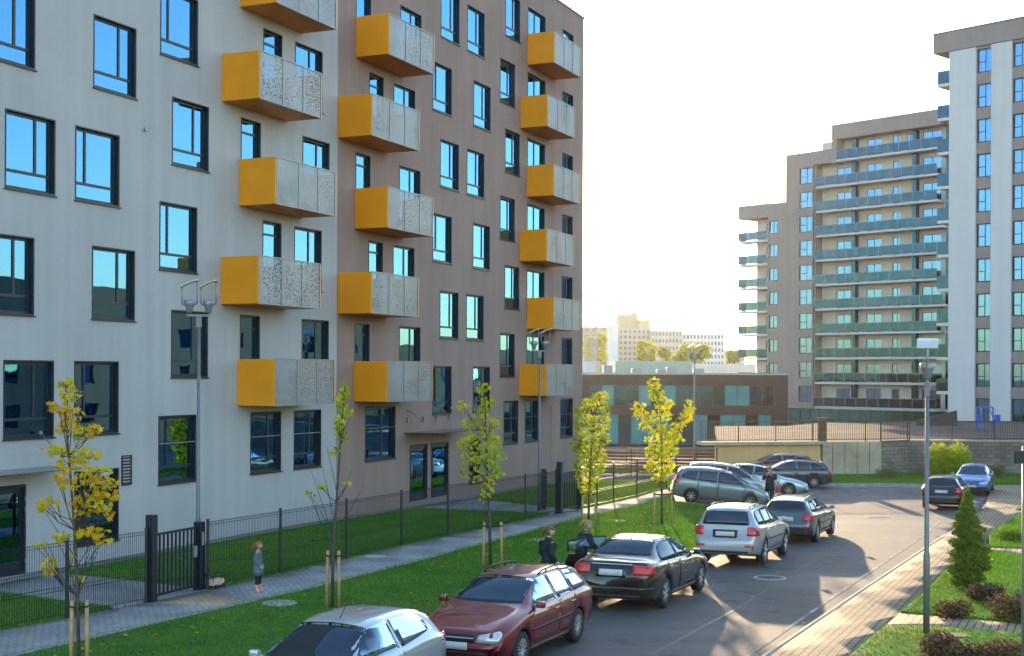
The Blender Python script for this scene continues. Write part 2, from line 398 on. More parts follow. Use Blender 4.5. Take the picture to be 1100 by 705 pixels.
# lawn between the houses and the path, crossed by the two entrance paths
gv = .55
def fl(px, py): return gnd(px, py)
house_line = lambda u: xy(u, gv)
drape('lawn', [xy(-62, gv), xy(-31.6, gv)] + [gnd(150, 640), gnd(120, 656), gnd(72, 669), gnd(-60, 694)][1:], 'lawn', .08)
drape('lawn', [xy(-28.9, gv), xy(-10.2, gv), gnd(590, 554)] + [upp[i] for i in (8, 7, 6, 5, 4, 3)] , 'lawn', .08)
drape('lawn', [xy(-5.2, gv), xy(9.4, gv), gnd(758, 514), gnd(716, 528), upp[11], upp[10], upp[9]], 'lawn', .08)
drape('entrance_path', [xy(-31.6, gv), xy(-28.9, gv), upp[3], upp[2], gnd(120, 656)], 'paver_grey', .085)
drape('entrance_path', [xy(-10.2, gv), xy(-5.2, gv), upp[9], gnd(590, 554)], 'paver_grey', .085)
drape('tactile_paving', [gnd(168, 652.5), gnd(222, 641.5), gnd(262, 650), gnd(240, 655.5)], 'paver_tan', .096)
drape('gravel_strip', [xy(-62, -.1), xy(9.2, -.1), xy(9.2, gv), xy(-62, gv)], 'gravel', .07)
drape('footpath', [gnd(630, 513.5), gnd(766, 513.5), gnd(766, 510), gnd(630, 510)], 'paver_grey', .09)
drape('lawn', [gnd(628, 510), gnd(775, 510), gnd(775, 502), gnd(628, 502)], 'lawn', .08)
# right hand side
drape('pavement', [gnd(826, 706), xy(-75, 19.45), xy(-75, 21.0)] + [gnd(*p) for p in ((917, 706), (967, 662), (1016, 617), (1064, 577), (1098, 554), (1140, 528), (1200, 522), (1064, 522), (1058, 548), (1015, 577))], 'paver_red', .07)
drape('lawn', [gnd(*p) for p in ((917, 706), (951, 676), (993, 677.5), (1098, 685), (1200, 693), (1300, 760), (960, 780), (858, 760))], 'lawn', .09)
drape('garden_path', [gnd(*p) for p in ((917, 706), (967, 662), (1098, 674), (1200, 684), (1200, 694), (1098, 685.5), (993, 678), (951, 676.5))][1:], 'paver_red', .075)
drape('lawn', [gnd(*p) for p in ((967, 662), (991, 642), (1016, 617), (1062, 594), (1098, 600), (1200, 612), (1200, 684), (1098, 673.5))], 'lawn', .09)
drape('garden_path', [gnd(*p) for p in ((1050, 589), (1063, 577.5), (1064, 592), (1098, 599), (1200, 611), (1200, 603), (1098, 591.5), (1068, 588))][2:], 'paver_red', .075)
drape('lawn', [gnd(*p) for p in ((1064, 591), (1062, 577), (1098, 554), (1120, 548), (1200, 603), (1098, 592))], 'lawn', .09)
drape('lawn', [gnd(*p) for p in ((1091, 550), (1140, 530), (1200, 532), (1200, 560))], 'lawn', .09)
strip('gutter_line', [gnd(*p) for p in ((770, 728), (805, 704), (900, 638), (990, 577), (1010, 560))], .09, 'white_paint', .006, 0)
strip('kerb', [gnd(*p) for p in ((810, 717), (826, 706), (920, 641), (1015, 577))], .10, 'kerbstone', .075, .25)
strip('kerb', [gnd(*p) for p in ((868, 521.5), (960, 522.5), (1010, 523.5), (1062, 524))], .16, 'kerbstone', .14, .3)
drape('lawn', [gnd(*p) for p in ((770, 518), (868, 520.8), (1010, 522.6), (1130, 522), (1200, 520), (1200, 507), (1100, 509), (945, 509), (770, 512))], 'lawn', .13)

# ------------------------------------------------------------------ buildings
def wall_mesh(x0, x1, z0, z1, y, holes, depth=.20):
    """front wall as one sheet with real openings and their reveals"""
    mb = MB()
    xs = sorted({x0, x1, *[h[0] for h in holes], *[h[1] for h in holes]}); zs = sorted({z0, z1, *[h[2] for h in holes], *[h[3] for h in holes]})
    vs = {}
    def v(i, j):
        if (i, j) not in vs: vs[(i, j)] = mb.bm.verts.new((xs[i], y, zs[j]))
        return vs[(i, j)]
    for i in range(len(xs)-1):
        for j in range(len(zs)-1):
            cx, cz = (xs[i]+xs[i+1])/2, (zs[j]+zs[j+1])/2
            if any(h[0] < cx < h[1] and h[2] < cz < h[3] for h in holes): continue
            mb.bm.faces.new((v(i, j), v(i+1, j), v(i+1, j+1), v(i, j+1)))
    for a, b, c, d in holes:
        mb.quad((a, y, c), (b, y, c), (b, y+depth, c), (a, y+depth, c)); mb.quad((a, y, d), (a, y+depth, d), (b, y+depth, d), (b, y, d))
        mb.quad((a, y, c), (a, y+depth, c), (a, y+depth, d), (a, y, d)); mb.quad((b, y, c), (b, y, d), (b, y+depth, d), (b, y+depth, c))
    return mb
def shell(mb, x0, x1, z0, z1, y0, y1, left=True, right=True):
    """sides, back and roof to close a block"""
    if left: mb.quad((x0, y0, z0), (x0, y0, z1), (x0, y1, z1), (x0, y1, z0))
    if right: mb.quad((x1, y0, z0), (x1, y1, z0), (x1, y1, z1), (x1, y0, z1))
    mb.quad((x0, y1, z0), (x0, y1, z1), (x1, y1, z1), (x1, y1, z0)); mb.quad((x0, y0, z1), (x1, y0, z1), (x1, y1, z1), (x0, y1, z1))
def ring(mb, a, b, c, d, t, y0, y1):
    mb.box((a, y0, c), (b, y1, c+t)); mb.box((a, y0, d-t), (b, y1, d)); mb.box((a, y0, c+t), (a+t, y1, d-t)); mb.box((b-t, y0, c+t), (b, y1, d-t))
def window(par, h, style='R', y=0.0, name='window', glass='glass', curtain=0.0, sill=True, lining=True):
    a, b, c, d = h; e = .004; mb = MB()
    if lining: ring(mb, a+e, b-e, c+e, d-e, .035, y-.012, y+.19)
    i = .035 + e + .002 if lining else e
    ring(mb, a+i, b-i, c+i, d-i, .06, y+.10, y+.17)
    w, hh = b-a, d-c; q = i+.06; fr = .07
    def vbar(x, z0, z1): mb.box((x-fr/2, y+.105, z0), (x+fr/2, y+.165, z1))
    def hbar(z, x0, x1): mb.box((x0, y+.103, z-fr/2), (x1, y+.168, z+fr/2))
    if style in 'RL':
        zt = c + hh*.245; hbar(zt, a+q, b-q); vbar(a + w*(.66 if style == 'R' else .29), zt+fr/2, d-q)
    elif style == 'D':                                           # balcony door with a small top light
        hbar(d - .42, a+q, b-q)
    elif style == 'V': vbar(a+w*.62, c+q, d-q)
    elif style == 'C': vbar(a+w*.55, c+q, d-q); hbar(c+hh*.45, a+q, a+w*.55-fr/2)
    elif style == 'M': vbar(a+w*.5, c+q, d-q)
    f = mb.build(name, 'frame', par)
    p = MB(); p.box((a+i+.03, y+.13, c+i+.03), (b-i-.03, y+.142, d-i-.03)); p.build('pane', glass, f)
    if sill:
        s = MB(); s.box((a-.03, y-.055, c-.028), (b+.03, y-.004, c-.001)); s.build('sill', 'frame', f)
    if curtain:
        k = MB(); n = 14; t0, t1 = (a+.05, a+.05+w*curtain) if rng.random() < .5 else (b-.05-w*curtain, b-.05)
        for q_ in range(n):
            xa, xb = t0+(t1-t0)*q_/n, t0+(t1-t0)*(q_+1)/n
            ya, yb = y+.34+.04*(q_ % 2), y+.34+.04*((q_+1) % 2)
            k.quad((xa, ya, c+.02), (xb, yb, c+.02), (xb, yb, d-.02), (xa, ya, d-.02))
        k.build('curtain', 'curtain', f)
    return f
def balcony(par, u, z, w=3.5, dep=1.3, kind=0, mats=('orange', 'orange_dark')):
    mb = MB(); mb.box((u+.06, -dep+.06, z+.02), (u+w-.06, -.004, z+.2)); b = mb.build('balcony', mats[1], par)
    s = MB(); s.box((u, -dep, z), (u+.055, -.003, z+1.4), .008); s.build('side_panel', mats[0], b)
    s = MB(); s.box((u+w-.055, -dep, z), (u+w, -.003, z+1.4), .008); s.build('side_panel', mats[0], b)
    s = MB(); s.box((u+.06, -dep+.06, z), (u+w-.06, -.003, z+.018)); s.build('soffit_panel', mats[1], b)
    s = MB(); s.box((u+.06, -dep+.012, z), (u+w-.06, -dep+.018, z+1.39)); s.build('perforated_panel', 'perf%d' % kind, b)
    s = MB()
    for x in (u+.06, u+w*.36, u+w*.68, u+w-.09): s.box((x, -dep-.006, z+.01), (x+.03, -dep+.010, z+1.385))
    s.box((u+.056, -dep-.010, z+1.388), (u+w-.056, -dep+.04, z+1.42)); s.box((u+.056, -dep-.008, z-.006), (u+w-.056, -dep+.011, z+.022)); s.build('rail_frame', 'steel', b)
    return b
ZA = [2.26, 5.25, 8.23, 11.22, 14.2, 17.12, 20.1]; ZB = [3.76, 6.72, 9.7, 12.68, 15.65, 18.62, 21.6]
def dwn(u0, u1, top, h=1.9): return (u0, u1, top-h, top)

# grey rendered half of the left building
ROOF = 22.74
gb = empty('apartment_building', (*P0, 0), FROT, 'grey rendered apartment block with orange balconies, left of the brown block', 'building', 'street front apartment blocks')
wins = []
for k, (u, s) in ((1, (-30.17, 'R')), (3, (-30.15, 'R')), (2, (-30.86, 'R')), (4, (-30.86, 'R'))): wins.append((dwn(u, u+1.69, ZA[k]), s))
for k, u, s in ((0, -27.74, 'L'), (1, -27.76, 'L'), (3, -27.76, 'L'), (2, -27.12, 'R'), (4, -27.1, 'R')): wins.append((dwn(u, u+1.69, ZA[k] + (.18 if k == 0 else 0), 1.9), s))
for k, u, s in ((0, -24.42, 'L'), (2, -24.41, 'L'), (4, -24.41, 'L'), (1, -23.88, 'R'), (3, -23.88, 'R')): wins.append((dwn(u, u+1.7, ZB[k]), s))
wins += [(dwn(-20.02, -18.33, 3.75), 'R'), (dwn(-17.6, -15.93, 3.75), 'R')]
for k, ud, uw in ((1, -20.59, -17.15), (2, -19.41, -17.62), (3, -20.58, -17.15), (4, -19.41, -17.61), (5, -20.58, -17.15)):
    wins.append(((ud, ud+1.06, ZB[k]-2.45, ZB[k]), 'D')); wins.append(((uw, uw+1.68, ZB[k]-2.05, ZB[k]), 'V'))
door = (-31.5, -29.42, .1, 2.26)
UL = -46.0
w = wall_mesh(UL, -14.95, -.35, ROOF, 0, [x[0] for x in wins] + [door]); shell(w, UL, -14.95, -.35, ROOF, 0, 13, True, False)
wo = w.build('wall', 'grey_render', gb)
mb = MB(); mb.box((UL-.03, -.04, ROOF+.002), (-14.97, .35, ROOF+.09)); mb.build('roof_edge', 'frame', gb)
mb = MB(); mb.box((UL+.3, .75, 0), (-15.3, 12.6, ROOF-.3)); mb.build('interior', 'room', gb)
for i, (h, s) in enumerate(wins): window(gb, h, s, curtain=(0, .3, 0, .25, .9)[i % 5], sill=(s != 'D'))
def house_door(par, h):
    a, b, c, d = h; mb = MB(); ring(mb, a+.004, b-.004, c+.004, d-.004, .07, -.015, .17); mb.box((a+.074, .04, c+.075), (a+.15, .11, d-.075)); mb.box((b-.15, .04, c+.075), (b-.074, .11, d-.075)); mb.box((a+.15, .04, c+.075), (b-.15, .11, c+.3)); mb.box((a+.15, .04, d-.2), (b-.15, .11, d-.075))
    f = mb.build('door', 'frame', par)
    p = MB(); p.box((a+.13, .07, c+.25), (b-.13, .085, d-.15)); p.build('pane', 'glass', f)
    s = MB(); s.tube([(a+.11, -.03, c+.9), (a+.11, -.03, c+1.5)], .016); s.box((a+.10, -.03, c+.95), (a+.12, .04, c+.97)); s.box((a+.10, -.03, c+1.42), (a+.12, .04, c+1.44)); s.build('handle', 'steel', f)
    s = MB()
    for z in (c+.25, c+1.5, c+1.75): s.box((b-.045, -.03, z), (b-.012, -.012, z+.11))
    s.build('hinge', 'steel', f)
def canopy(par, a, b, z, dep):
    mb = MB(); mb.box((a, -dep, z), (b, -.02, z+.025)); f = mb.build('canopy', 'canopy_glass', par)
    s = MB()
    for x in (a+.35, b-.35):
        s.tube([(x, -.01, z+.85), (x, -dep+.25, z+.03)], .012); s.lathe([(.05, 0), (.05, .03)], 12, 'y', (x, -.035, z+.85))
    s.box((a, -.06, z-.03), (b, -.003, z-.002)); s.build('tie_rod', 'steel', f)
house_door(gb, door); canopy(gb, -32.3, -28.6, 2.62, 1.25)
mb = MB(); va = fl  # ventilation grille and small fittings on the wall
ring(mb, -25.95, -25.55, 1.95, 2.75, .03, -.03, -.002)
for k in range(9): mb.box((-25.92, -.026, 1.99+k*.083), (-25.58, -.004, 2.03+k*.083))
mb.build('vent_grille', 'frame', gb)
mb = MB(); mb.lathe([(.055, 0), (.055, .05), (.03, .08)], 12, 'y', (-25.05, -.08, 11.55)); mb.build('wall_fitting', 'steel', gb)
mb = MB(); mb.box((UL, -.006, 2.98), (-14.96, -.001, 2.995)); mb.build('render_joint', 'grey_render', gb)
for u, z, k in ((-20.67, 15.98, 0), (-21.55, 12.97, 1), (-20.67, 9.99, 0), (-21.57, 6.98, 1), (-20.7, 3.97, 2)): balcony(gb, u, z, 3.5, 1.3, k)

# brown half
bb = empty('apartment_building', (*P0, 0), FROT, 'brown rendered apartment block with orange balconies beside the grey block', 'building', 'street front apartment blocks')
wins = []
for k, u in ((6, -4.74), (4, -4.72), (2, -4.72), (5, -4.1), (3, -4.12), (1, -4.06)): wins.append((dwn(u, u+1.7, ZA[k]), 'R'))
for k, u in ((5, -7.83), (3, -7.78), (1, -7.75), (6, -7.15), (4, -7.16), (2, -7.14)): wins.append((dwn(u, u+1.68, ZA[k]), 'R' if k % 2 == 0 else 'L'))
for k, u in ((5, -1.42), (3, -1.37), (1, -1.32), (6, -.86), (4, -.86), (2, -.84), (0, -.9)): wins.append((dwn(u, u+1.6, ZB[k]), 'R'))
wins += [((-13.0, -10.75, 1.83, 3.77), 'V'), (dwn(1.49, 3.03, 3.76), 'R'), (dwn(5.85, 7.5, 3.76), 'R'), (dwn(-4.4, -3.3, ZA[0], 1.85), 'V')]
for k, ud, uw in ((1, -13.75, -10.48), (2, -12.8, -10.99), (3, -13.73, -10.53), (4, -12.8, -10.99), (5, -13.74, -10.5)):
    wins.append(((ud, ud+1.06, ZB[k]-2.45, ZB[k]), 'D')); wins.append(((uw, uw+1.7, ZB[k]-2.05, ZB[k]), 'V'))
for k in range(1, 7):
    wins.append(((1.64, 3.75, ZB[k]-2.4, ZB[k]), 'M')); wins.append(((5.95, 7.4, ZB[k]-1.9, ZB[k]), 'V'))
d1, d2 = (-9.6, -8.15, .12, 2.26), (-7.85, -6.3, .12, 2.26)
w = wall_mesh(-14.95, 8.85, -.6, ROOF, 0, [x[0] for x in wins] + [d1, d2]); shell(w, -14.95, 8.85, -.6, ROOF, 0, 13, False, True)
w.build('wall', 'brown_render', bb)
mb = MB(); mb.box((-14.95, -.04, ROOF+.002), (8.9, .35, ROOF+.09)); mb.box((8.55, .36, ROOF+.002), (8.9, 13, ROOF+.09)); mb.build('roof_edge', 'frame', bb)
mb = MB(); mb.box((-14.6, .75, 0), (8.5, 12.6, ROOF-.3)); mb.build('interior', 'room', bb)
for i, (h, s) in enumerate(wins): window(bb, h, s, curtain=(0, .35, 0, 0, .9, 0, .3)[i % 7], sill=(s not in 'DM'))
house_door(bb, d1); house_door(bb, d2); canopy(bb, -10.1, -5.8, 2.72, 1.4)
for u in (-9.9, -8.6, -7.5, -6.4):
    mb = MB(); mb.box((u, -.09, 3.1), (u+.07, -.002, 3.3)); mb.build('wall_lamp', 'steel', bb)
mb = MB(); mb.box((-14.94, -.006, 2.98), (8.84, -.001, 2.995)); mb.box((4.6, -.03, .1), (4.68, -.002, 3.5)); mb.build('render_joint', 'brown_render', bb)
for u, z, k in ((-13.75, 15.96, 2), (-14.92, 12.97, 0), (-13.78, 9.98, 2), (-14.9, 6.98, 0), (-13.8, 3.97, 2)): balcony(bb, u, z, 3.5, 1.3, k)
for u, z, k in ((1.6, 18.93, 0), (.82, 15.94, 2), (1.6, 12.96, 0), (.8, 9.97, 2), (1.65, 6.98, 0), (.8, 3.97, 2)): balcony(bb, u, z, 3.45, 1.3, k)

# stepped block on the right
WANG = R(-46.75); WR = (37.32, 166.0)
def rail(par, x0, x1, y, z, h=1.1, ends=()):
    g = MB(); g.box((x0, y, z+.05), (x1, y+.02, z+h-.03))
    for xe, y1 in ends: g.box((xe, y+.02, z+.05), (xe+.02, y1, z+h-.03))
    o = g.build('glass_rail', 'rail_glass', par)
    s = MB(); s.box((x0, y-.02, z+h-.03), (x1, y+.04, z+h+.02)); k = max(2, int((x1-x0)/1.4))
    for i in range(k+1): xx = x0 + (x1-x0-.04)*i/k; s.box((xx, y-.022, z), (xx+.04, y-.004, z+h-.03))
    s.build('handrail', 'steel', o)
    return o
sb = empty('apartment_building', (*WR, 0), WANG, 'stepped apartment block with long glass balconies beyond the terrace', 'building')
SZ = [.75 + 3.0*k for k in range(11)]                              # slab undersides
YB = 1.6                                                            # depth of the loggias
xL = -10.1
# recessed cream walls and their openings
holesM, holesL = [], []
cols = [(1.9, 3.9, 'M'), (6.1, 8.1, 'M'), (9.6, 10.6, 'V'), (11.4, 12.1, 'V'), (13.5, 15.9, 'M')]
for k, z in enumerate(SZ):
    for i, (a, b, s) in enumerate(cols):
        if k == 10 and i == 0: continue
        if i == 3 and k not in (10,): 
            continue
        holesM.append(((a, b, z+.32, z+2.45), s))
w = wall_mesh(-.2, 17.6, -2.4, 33.6, YB, [h[0] for h in holesM], .18); w.build('wall', 'cream_render', sb)
for z in range(7): holesL.append(((-8.6, -7.1, SZ[z+1]+.32, SZ[z+1]+2.45), 'M'))
w = wall_mesh(xL, -6.6, -2.4, 25.0, YB, [h[0] for h in holesL], .18); shell(w, xL, -6.6, -2.4, 25.0, YB, 12, True, False); w.build('wall', 'cream_render', sb)
# taupe front panels
hp = []
for k in range(8): hp.append(((-7.0, -5.7, SZ[k]+.95, SZ[k]+2.6), 'M')); 
for k in range(10): hp.append(((-2.45, -.55, SZ[k]+.75, SZ[k]+2.75), 'C'))
w = wall_mesh(-7.2, -.4, .6, 25.3, 0, [h[0] for h in hp if h[0][3] < 25.3], .18)
w2 = [h for h in hp if h[0][3] >= 25.3]
w.quad((-7.2, 0, 25.3), (-4.5, 0, 25.3), (-4.5, 0, 26.55), (-7.2, 0, 26.55)); w.build('wall', 'taupe_render', sb)
w = wall_mesh(-4.5, -.4, 25.3, 32.4, 0, [h[0] for h in w2], .18)
w.quad((-4.5, 0, 26.55), (-4.5, 0, 32.4), (-4.5, 12, 32.4), (-4.5, 12, 26.55)); w.quad((-4.5, 0, 32.4), (2.2, 0, 32.4), (2.2, 12, 32.4), (-4.5, 12, 32.4)); w.build('wall', 'taupe_render', sb)
mb = MB(); mb.box((-11.8, -.05, 24.85), (-7.2, YB, 26.6)); mb.box((-11.8, YB+.01, 24.9), (-4.52, 12, 26.58)); mb.box((-.4, -.002, 30.75), (2.2, YB, 32.42)); mb.box((2.2, -.05, 33.5), (17.6, YB+.3, 35.3)); mb.box((2.2, YB+.31, 32.0), (17.6, 12, 35.28)); mb.box((2.2, 0, 30.6), (2.85, YB-.02, 33.49)); mb.build('roof_band', 'taupe_render', sb)
mb = MB(); mb.box((-.4, .19, .6), (-.2, YB-.02, 30.7)); mb.build('loggia_cheek', 'taupe_render', sb)
mb = MB(); mb.box((-9.6, 2.6, -2.2), (17.4, 11.8, 24.6)); mb.box((-4.3, 2.6, 24.62), (17.4, 11.8, 31.9)); mb.box((-6.9, .5, .7), (-.6, 2.55, 26.4)); mb.box((-4.3, .5, 26.45), (-.6, 2.55, 32.2)); mb.build('interior', 'room', sb)
for h, s in holesM: window(sb, h, s, YB, 'balcony_door', curtain=rng.choice((0, 0, .4)), sill=False, lining=False)
for h, s in holesL: window(sb, h, s, YB, 'balcony_door', sill=False, lining=False)
for h, s in hp: window(sb, h, s, 0, 'window', curtain=rng.choice((0, .3, .9, 0)), sill=False)
for k, z in enumerate(SZ):
    x0 = 0.0 if k < 10 else 2.9
    x1 = 16.3 + (.75 if k % 3 == 1 else 0)
    mb = MB(); mb.box((x0, -.06, z), (x1, YB-.003, z+.26)); b = mb.build('balcony', 'white_render', sb); rail(b, x0-.25*(k < 10), x1, -.10, z+.27)
    for x in (4.5, 12.6, 16.9):
        mb = MB(); mb.box((x, YB-.75, z+.27), (x+.5, YB-.005, z+2.99) if k < 10 else (x+.5, YB-.005, z+2.7)); mb.build('partition', 'rail_glass', b)
for k in range(1, 9):
    z = SZ[k]-.45 if False else SZ[k]
    if z > 23: continue
    mb = MB(); mb.box((-11.7, -.06, z), (-7.22, YB-.003, z+.26)); b = mb.build('balcony', 'white_render', sb); rail(b, -11.75, -7.2, -.10, z+.27, 1.1, ((-11.75, YB),))
# glazed shop storey
mb = MB(); mb.box((-5.5, .55, -2.4), (17.5, .6, .7)); f = mb.build('shop_front', 'glass_teal', sb)
mb = MB()
for i in range(17): x = -5.5 + i*1.43; mb.box((x, .48, -2.4), (x+.07, .545, .7))
mb.box((-5.5, .47, -2.4), (17.5, .54, -2.2)); mb.box((-5.6, -.04, .55), (-.2, .6, .72)); mb.build('mullion', 'frame', f)
mb = MB()
for i in range(9): x = -4 + i*2.4; mb.lathe([(.09, 0), (.16, .3), (.02, .34)], 10, 'z', (x, 1.6, .1))
mb.box((-5.4, 2.2, -2.4), (17.4, 2.3, .7)); mb.build('shop_interior', 'room', sb)

# tower in front of it
TR = (37.6, 116.0)
tw = empty('apartment_tower', (*TR, 0), WANG, 'tall white and taupe apartment tower at the right edge', 'building')
TH = []
for k in range(11):
    for a, b in ((2.42, 3.68), (5.6, 6.9), (9.0, 10.3)):
        zt = 32.5 - 2.95*k
        if zt > 2: TH.append(((a, b, zt-2.0, zt), 'C'))
for a, b in ((2.42, 3.68), (5.6, 6.9), (9.0, 10.3)):
    TH = [h for h in TH if not (h[0][0] == a and h[0][2] < .8)]
w = wall_mesh(-.05, 12, -2, 33.2, .06, [h[0] for h in TH], .18); shell(w, -.05, 12, -2, 33.2, .06, 14); w.build('wall', 'taupe_render', tw)
mb = MB()
for a, b in ((-.08, 2.36), (3.74, 5.55), (7.0, 8.9)):
    mb.box((a, -.12, .45), (b, .05, 32.7))
mb.build('white_panel', 'white_render', tw)
mb = MB(); mb.box((-1.56, -.16, 32.75), (12.1, 14.1, 34.4)); mb.build('roof_band', 'taupe_render', tw)
mb = MB(); mb.box((-1.6, -.2, 34.405), (12.2, 14.2, 34.5)); mb.build('roof_edge', 'frame', tw)
mb = MB(); mb.box((.3, .9, -1), (11.7, 13.6, 32)); mb.build('interior', 'room', tw)
for i, (h, s) in enumerate(TH): window(tw, h, s, .06, 'window', curtain=(0, .4, .9)[(i*7) % 3], sill=False)
for k in range(10):
    z = 30.1 - 2.95*k
    mb = MB(); mb.box((-1.25, .02, z-.27), (-.09, 4.4, z)); b = mb.build('balcony', 'cream_render', tw)
    g = MB(); g.box((-1.25, .02, z+.01), (-.13, .04, z+1.1)); g.box((-1.25, .05, z+.01), (-1.23, 4.4, z+1.1)); g.build('glass_rail', 'rail_glass', b)

# low dark office pavilion
PY = 133.0
ob = empty('office_pavilion', (0, PY, 0), 0, 'low dark brown office pavilion with teal glass bands', 'building')
holes = [(7.6, 25.9, 1.75, 3.85), (4.2, 25.6, -2.1, .95)]
w = wall_mesh(-6, 27.2, -3.2, 4.85, 0, holes, .3); shell(w, -6, 27.2, -3.2, 4.85, 0, 16); w.build('wall', plain('brown_cladding', (.024, .013, .012), .6, var=.2, scale=1.5), ob)
for a, b, c, d in holes:
    mb = MB(); n = max(2, round((b-a)/1.25))
    for i in range(n+1): x = a + (b-a-.08)*i/n; mb.box((x, .10, c), (x+.08, .24, d))
    mb.box((a, .11, c), (b, .23, c+.08)); mb.box((a, .11, d-.08), (b, .23, d)); f = mb.build('window', 'frame', ob)
    p = MB(); p.box((a, .16, c), (b, .18, d)); p.build('pane', 'glass_teal', f)
    for i in range(n):
        if rng.random() < (.62 if d < 1 else .35):
            x = a+(b-a-.08)*i/n; q = MB(); q.box((x+.083, .13, c+.083), (x+(b-a-.08)/n-.003, .155, d-.083)); q.build('teal_panel', 'teal_panel', f)
mb = MB(); mb.box((-5.5, 1.9, -3), (26.8, 15, 4.5)); mb.build('interior', 'room', ob)
mb = MB(); mb.box((-6.1, -.12, 4.852), (27.3, .4, 5.02)); mb.build('roof_edge', 'steel', ob)
mb = MB()
for x in (9.2, 12.1, 14.6, 15.6, 18.3): mb.box((x, 3, 4.86), (x+rng.uniform(.6, 1.1), 4, 5.3+rng.random()*.5), .03)
mb.build('roof_unit', 'steel', ob)

# low sheds and towers far behind
def far_block(name, label, cat, px0, px1, pytop, Y, dep, colr, rows, colsn, base=-3, ang=0.0, group=None):
    a, b = at(px0, pytop, Y), at(px1, pytop, Y); wd = b.x-a.x; zt = a.z
    root = empty(name, (a.x, Y, 0), ang, label, cat, group)
    hs = []
    fh = (zt-5)/rows if rows else 0
    for r in range(rows):
        for c_ in range(colsn):
            x = wd*(c_+.22)/colsn; z = 5 + fh*(r+.25); hs.append((x, x+wd/colsn*.56, z, z+fh*.52))
    w = wall_mesh(0, wd, base, zt, 0, hs, .25); shell(w, 0, wd, base, zt, 0, dep); w.build('wall', colr, root)
    if hs:
        p = MB()
        for h in hs: p.box((h[0], .2, h[2]), (h[1], .23, h[3]))
        o = p.build('window', 'far_window', root); o['kind'] = 'stuff'
        mb = MB(); mb.box((.2, .6, base), (wd-.2, dep-.5, zt-.3)); mb.build('interior', 'room', root)
    return root, wd, zt
M['far_window'] = plain('far_window', (.22, .22, .23), .4, var=.35, scale=.3)
M['far_cream'] = render_mat('far_cream', (.55, .50, .42)); M['far_white'] = render_mat('far_white', (.7, .7, .7)); M['far_tan'] = render_mat('far_tan', (.5, .40, .28)); M['far_teal'] = plain('teal_cladding', (.25, .42, .38), .6)
G_ = 'housing blocks on the skyline'
far_block('apartment_building', 'distant tan housing block at the left end of the skyline, beside the brown wall', 'building', 600, 652, 351, 430, 14, 'far_tan', 7, 6, group=G_)
far_block('apartment_building', 'distant white gabled end of a housing block, windowless', 'building', 652.5, 664, 350, 426, 30, 'far_white', 0, 0, group=G_)
r_, wd, zt = far_block('apartment_building', 'tallest distant housing block with a stepped tan roof', 'building', 664.5, 699, 353.5, 440, 16, 'far_cream', 8, 7, group=G_)
mb = MB(); mb.box((0, 1, zt+.01), (wd*.6, 12, zt+4.9)); mb.box((wd*.62, 1, zt+.01), (wd*.98, 12, zt+3.1)); mb.box((wd*.45, 2, zt+4.92), (wd*.58, 9, zt+5.6)); mb.build('roof_house', 'far_tan', r_)
far_block('apartment_building', 'distant cream housing block in the middle of the skyline', 'building', 699.5, 733, 355, 432, 14, 'far_cream', 6, 9, group=G_)
far_block('apartment_building', 'distant long pale housing block at the right end of the skyline', 'building', 733.5, 778, 358.5, 445, 14, 'far_white', 6, 12, group=G_)
far_block('apartment_building', 'small distant pale block beside the stepped apartment block', 'building', 779, 800, 376, 520, 14, 'far_cream', 4, 6)
far_block('shed', 'long teal shed roof behind the office pavilion', 'shed', 661, 742, 388, 190, 12, 'far_teal', 0, 0)
far_block('shed', 'low white shed with flat roof near the stepped block', 'shed', 744, 812, 391, 196, 12, 'far_white', 0, 0)
far_block('shed', 'small white glazed shed behind the brown block corner', 'shed', 612, 641, 388, 180, 10, 'far_white', 0, 0)

# houses across the street, beside the viewer: they show as reflections in the lower windows
M['ochre_render'] = render_mat('ochre_render', (.20, .165, .12))
for uc, hw, ht, lb in ((28, 46, 12.6, 'ochre apartment row facing the grey block across the street'), (106, 30, 9.0, 'low ochre house row farther along the street')):
    ho = empty('apartment_building', (*xy(uc, 47), -1), FROT + math.pi, lb, 'building')
    hs = [((x-hw+2, x-hw+3.5, z, z+1.5), 'R') for x in range(0, int(2*hw-4), 4) for z in (2, 5, 8) if z+2 < ht]
    w = wall_mesh(-hw, hw, -1, ht, 0, [h[0] for h in hs]); shell(w, -hw, hw, -1, ht, 0, 10); w.build('wall', 'ochre_render', ho)
    mb = MB()
    for h, s in hs: mb.box((h[0], .12, h[2]), (h[1], .16, h[3]))
    mb.build('window', 'glass', ho)['kind'] = 'stuff'
    mb = MB(); mb.box((-hw+.5, .7, 0), (hw-.5, 9.5, ht-.4)); mb.build('interior', 'room', ho)

strip('road_seam', [gnd(*p) for p in ((880, 556.5), (930, 557), (1002, 553))], .12, 'seam', .006, 0)
strip('road_seam', [gnd(*p) for p in ((700, 704), (790, 655), (868, 606), (925, 566))], .05, 'seam', .006, 0)

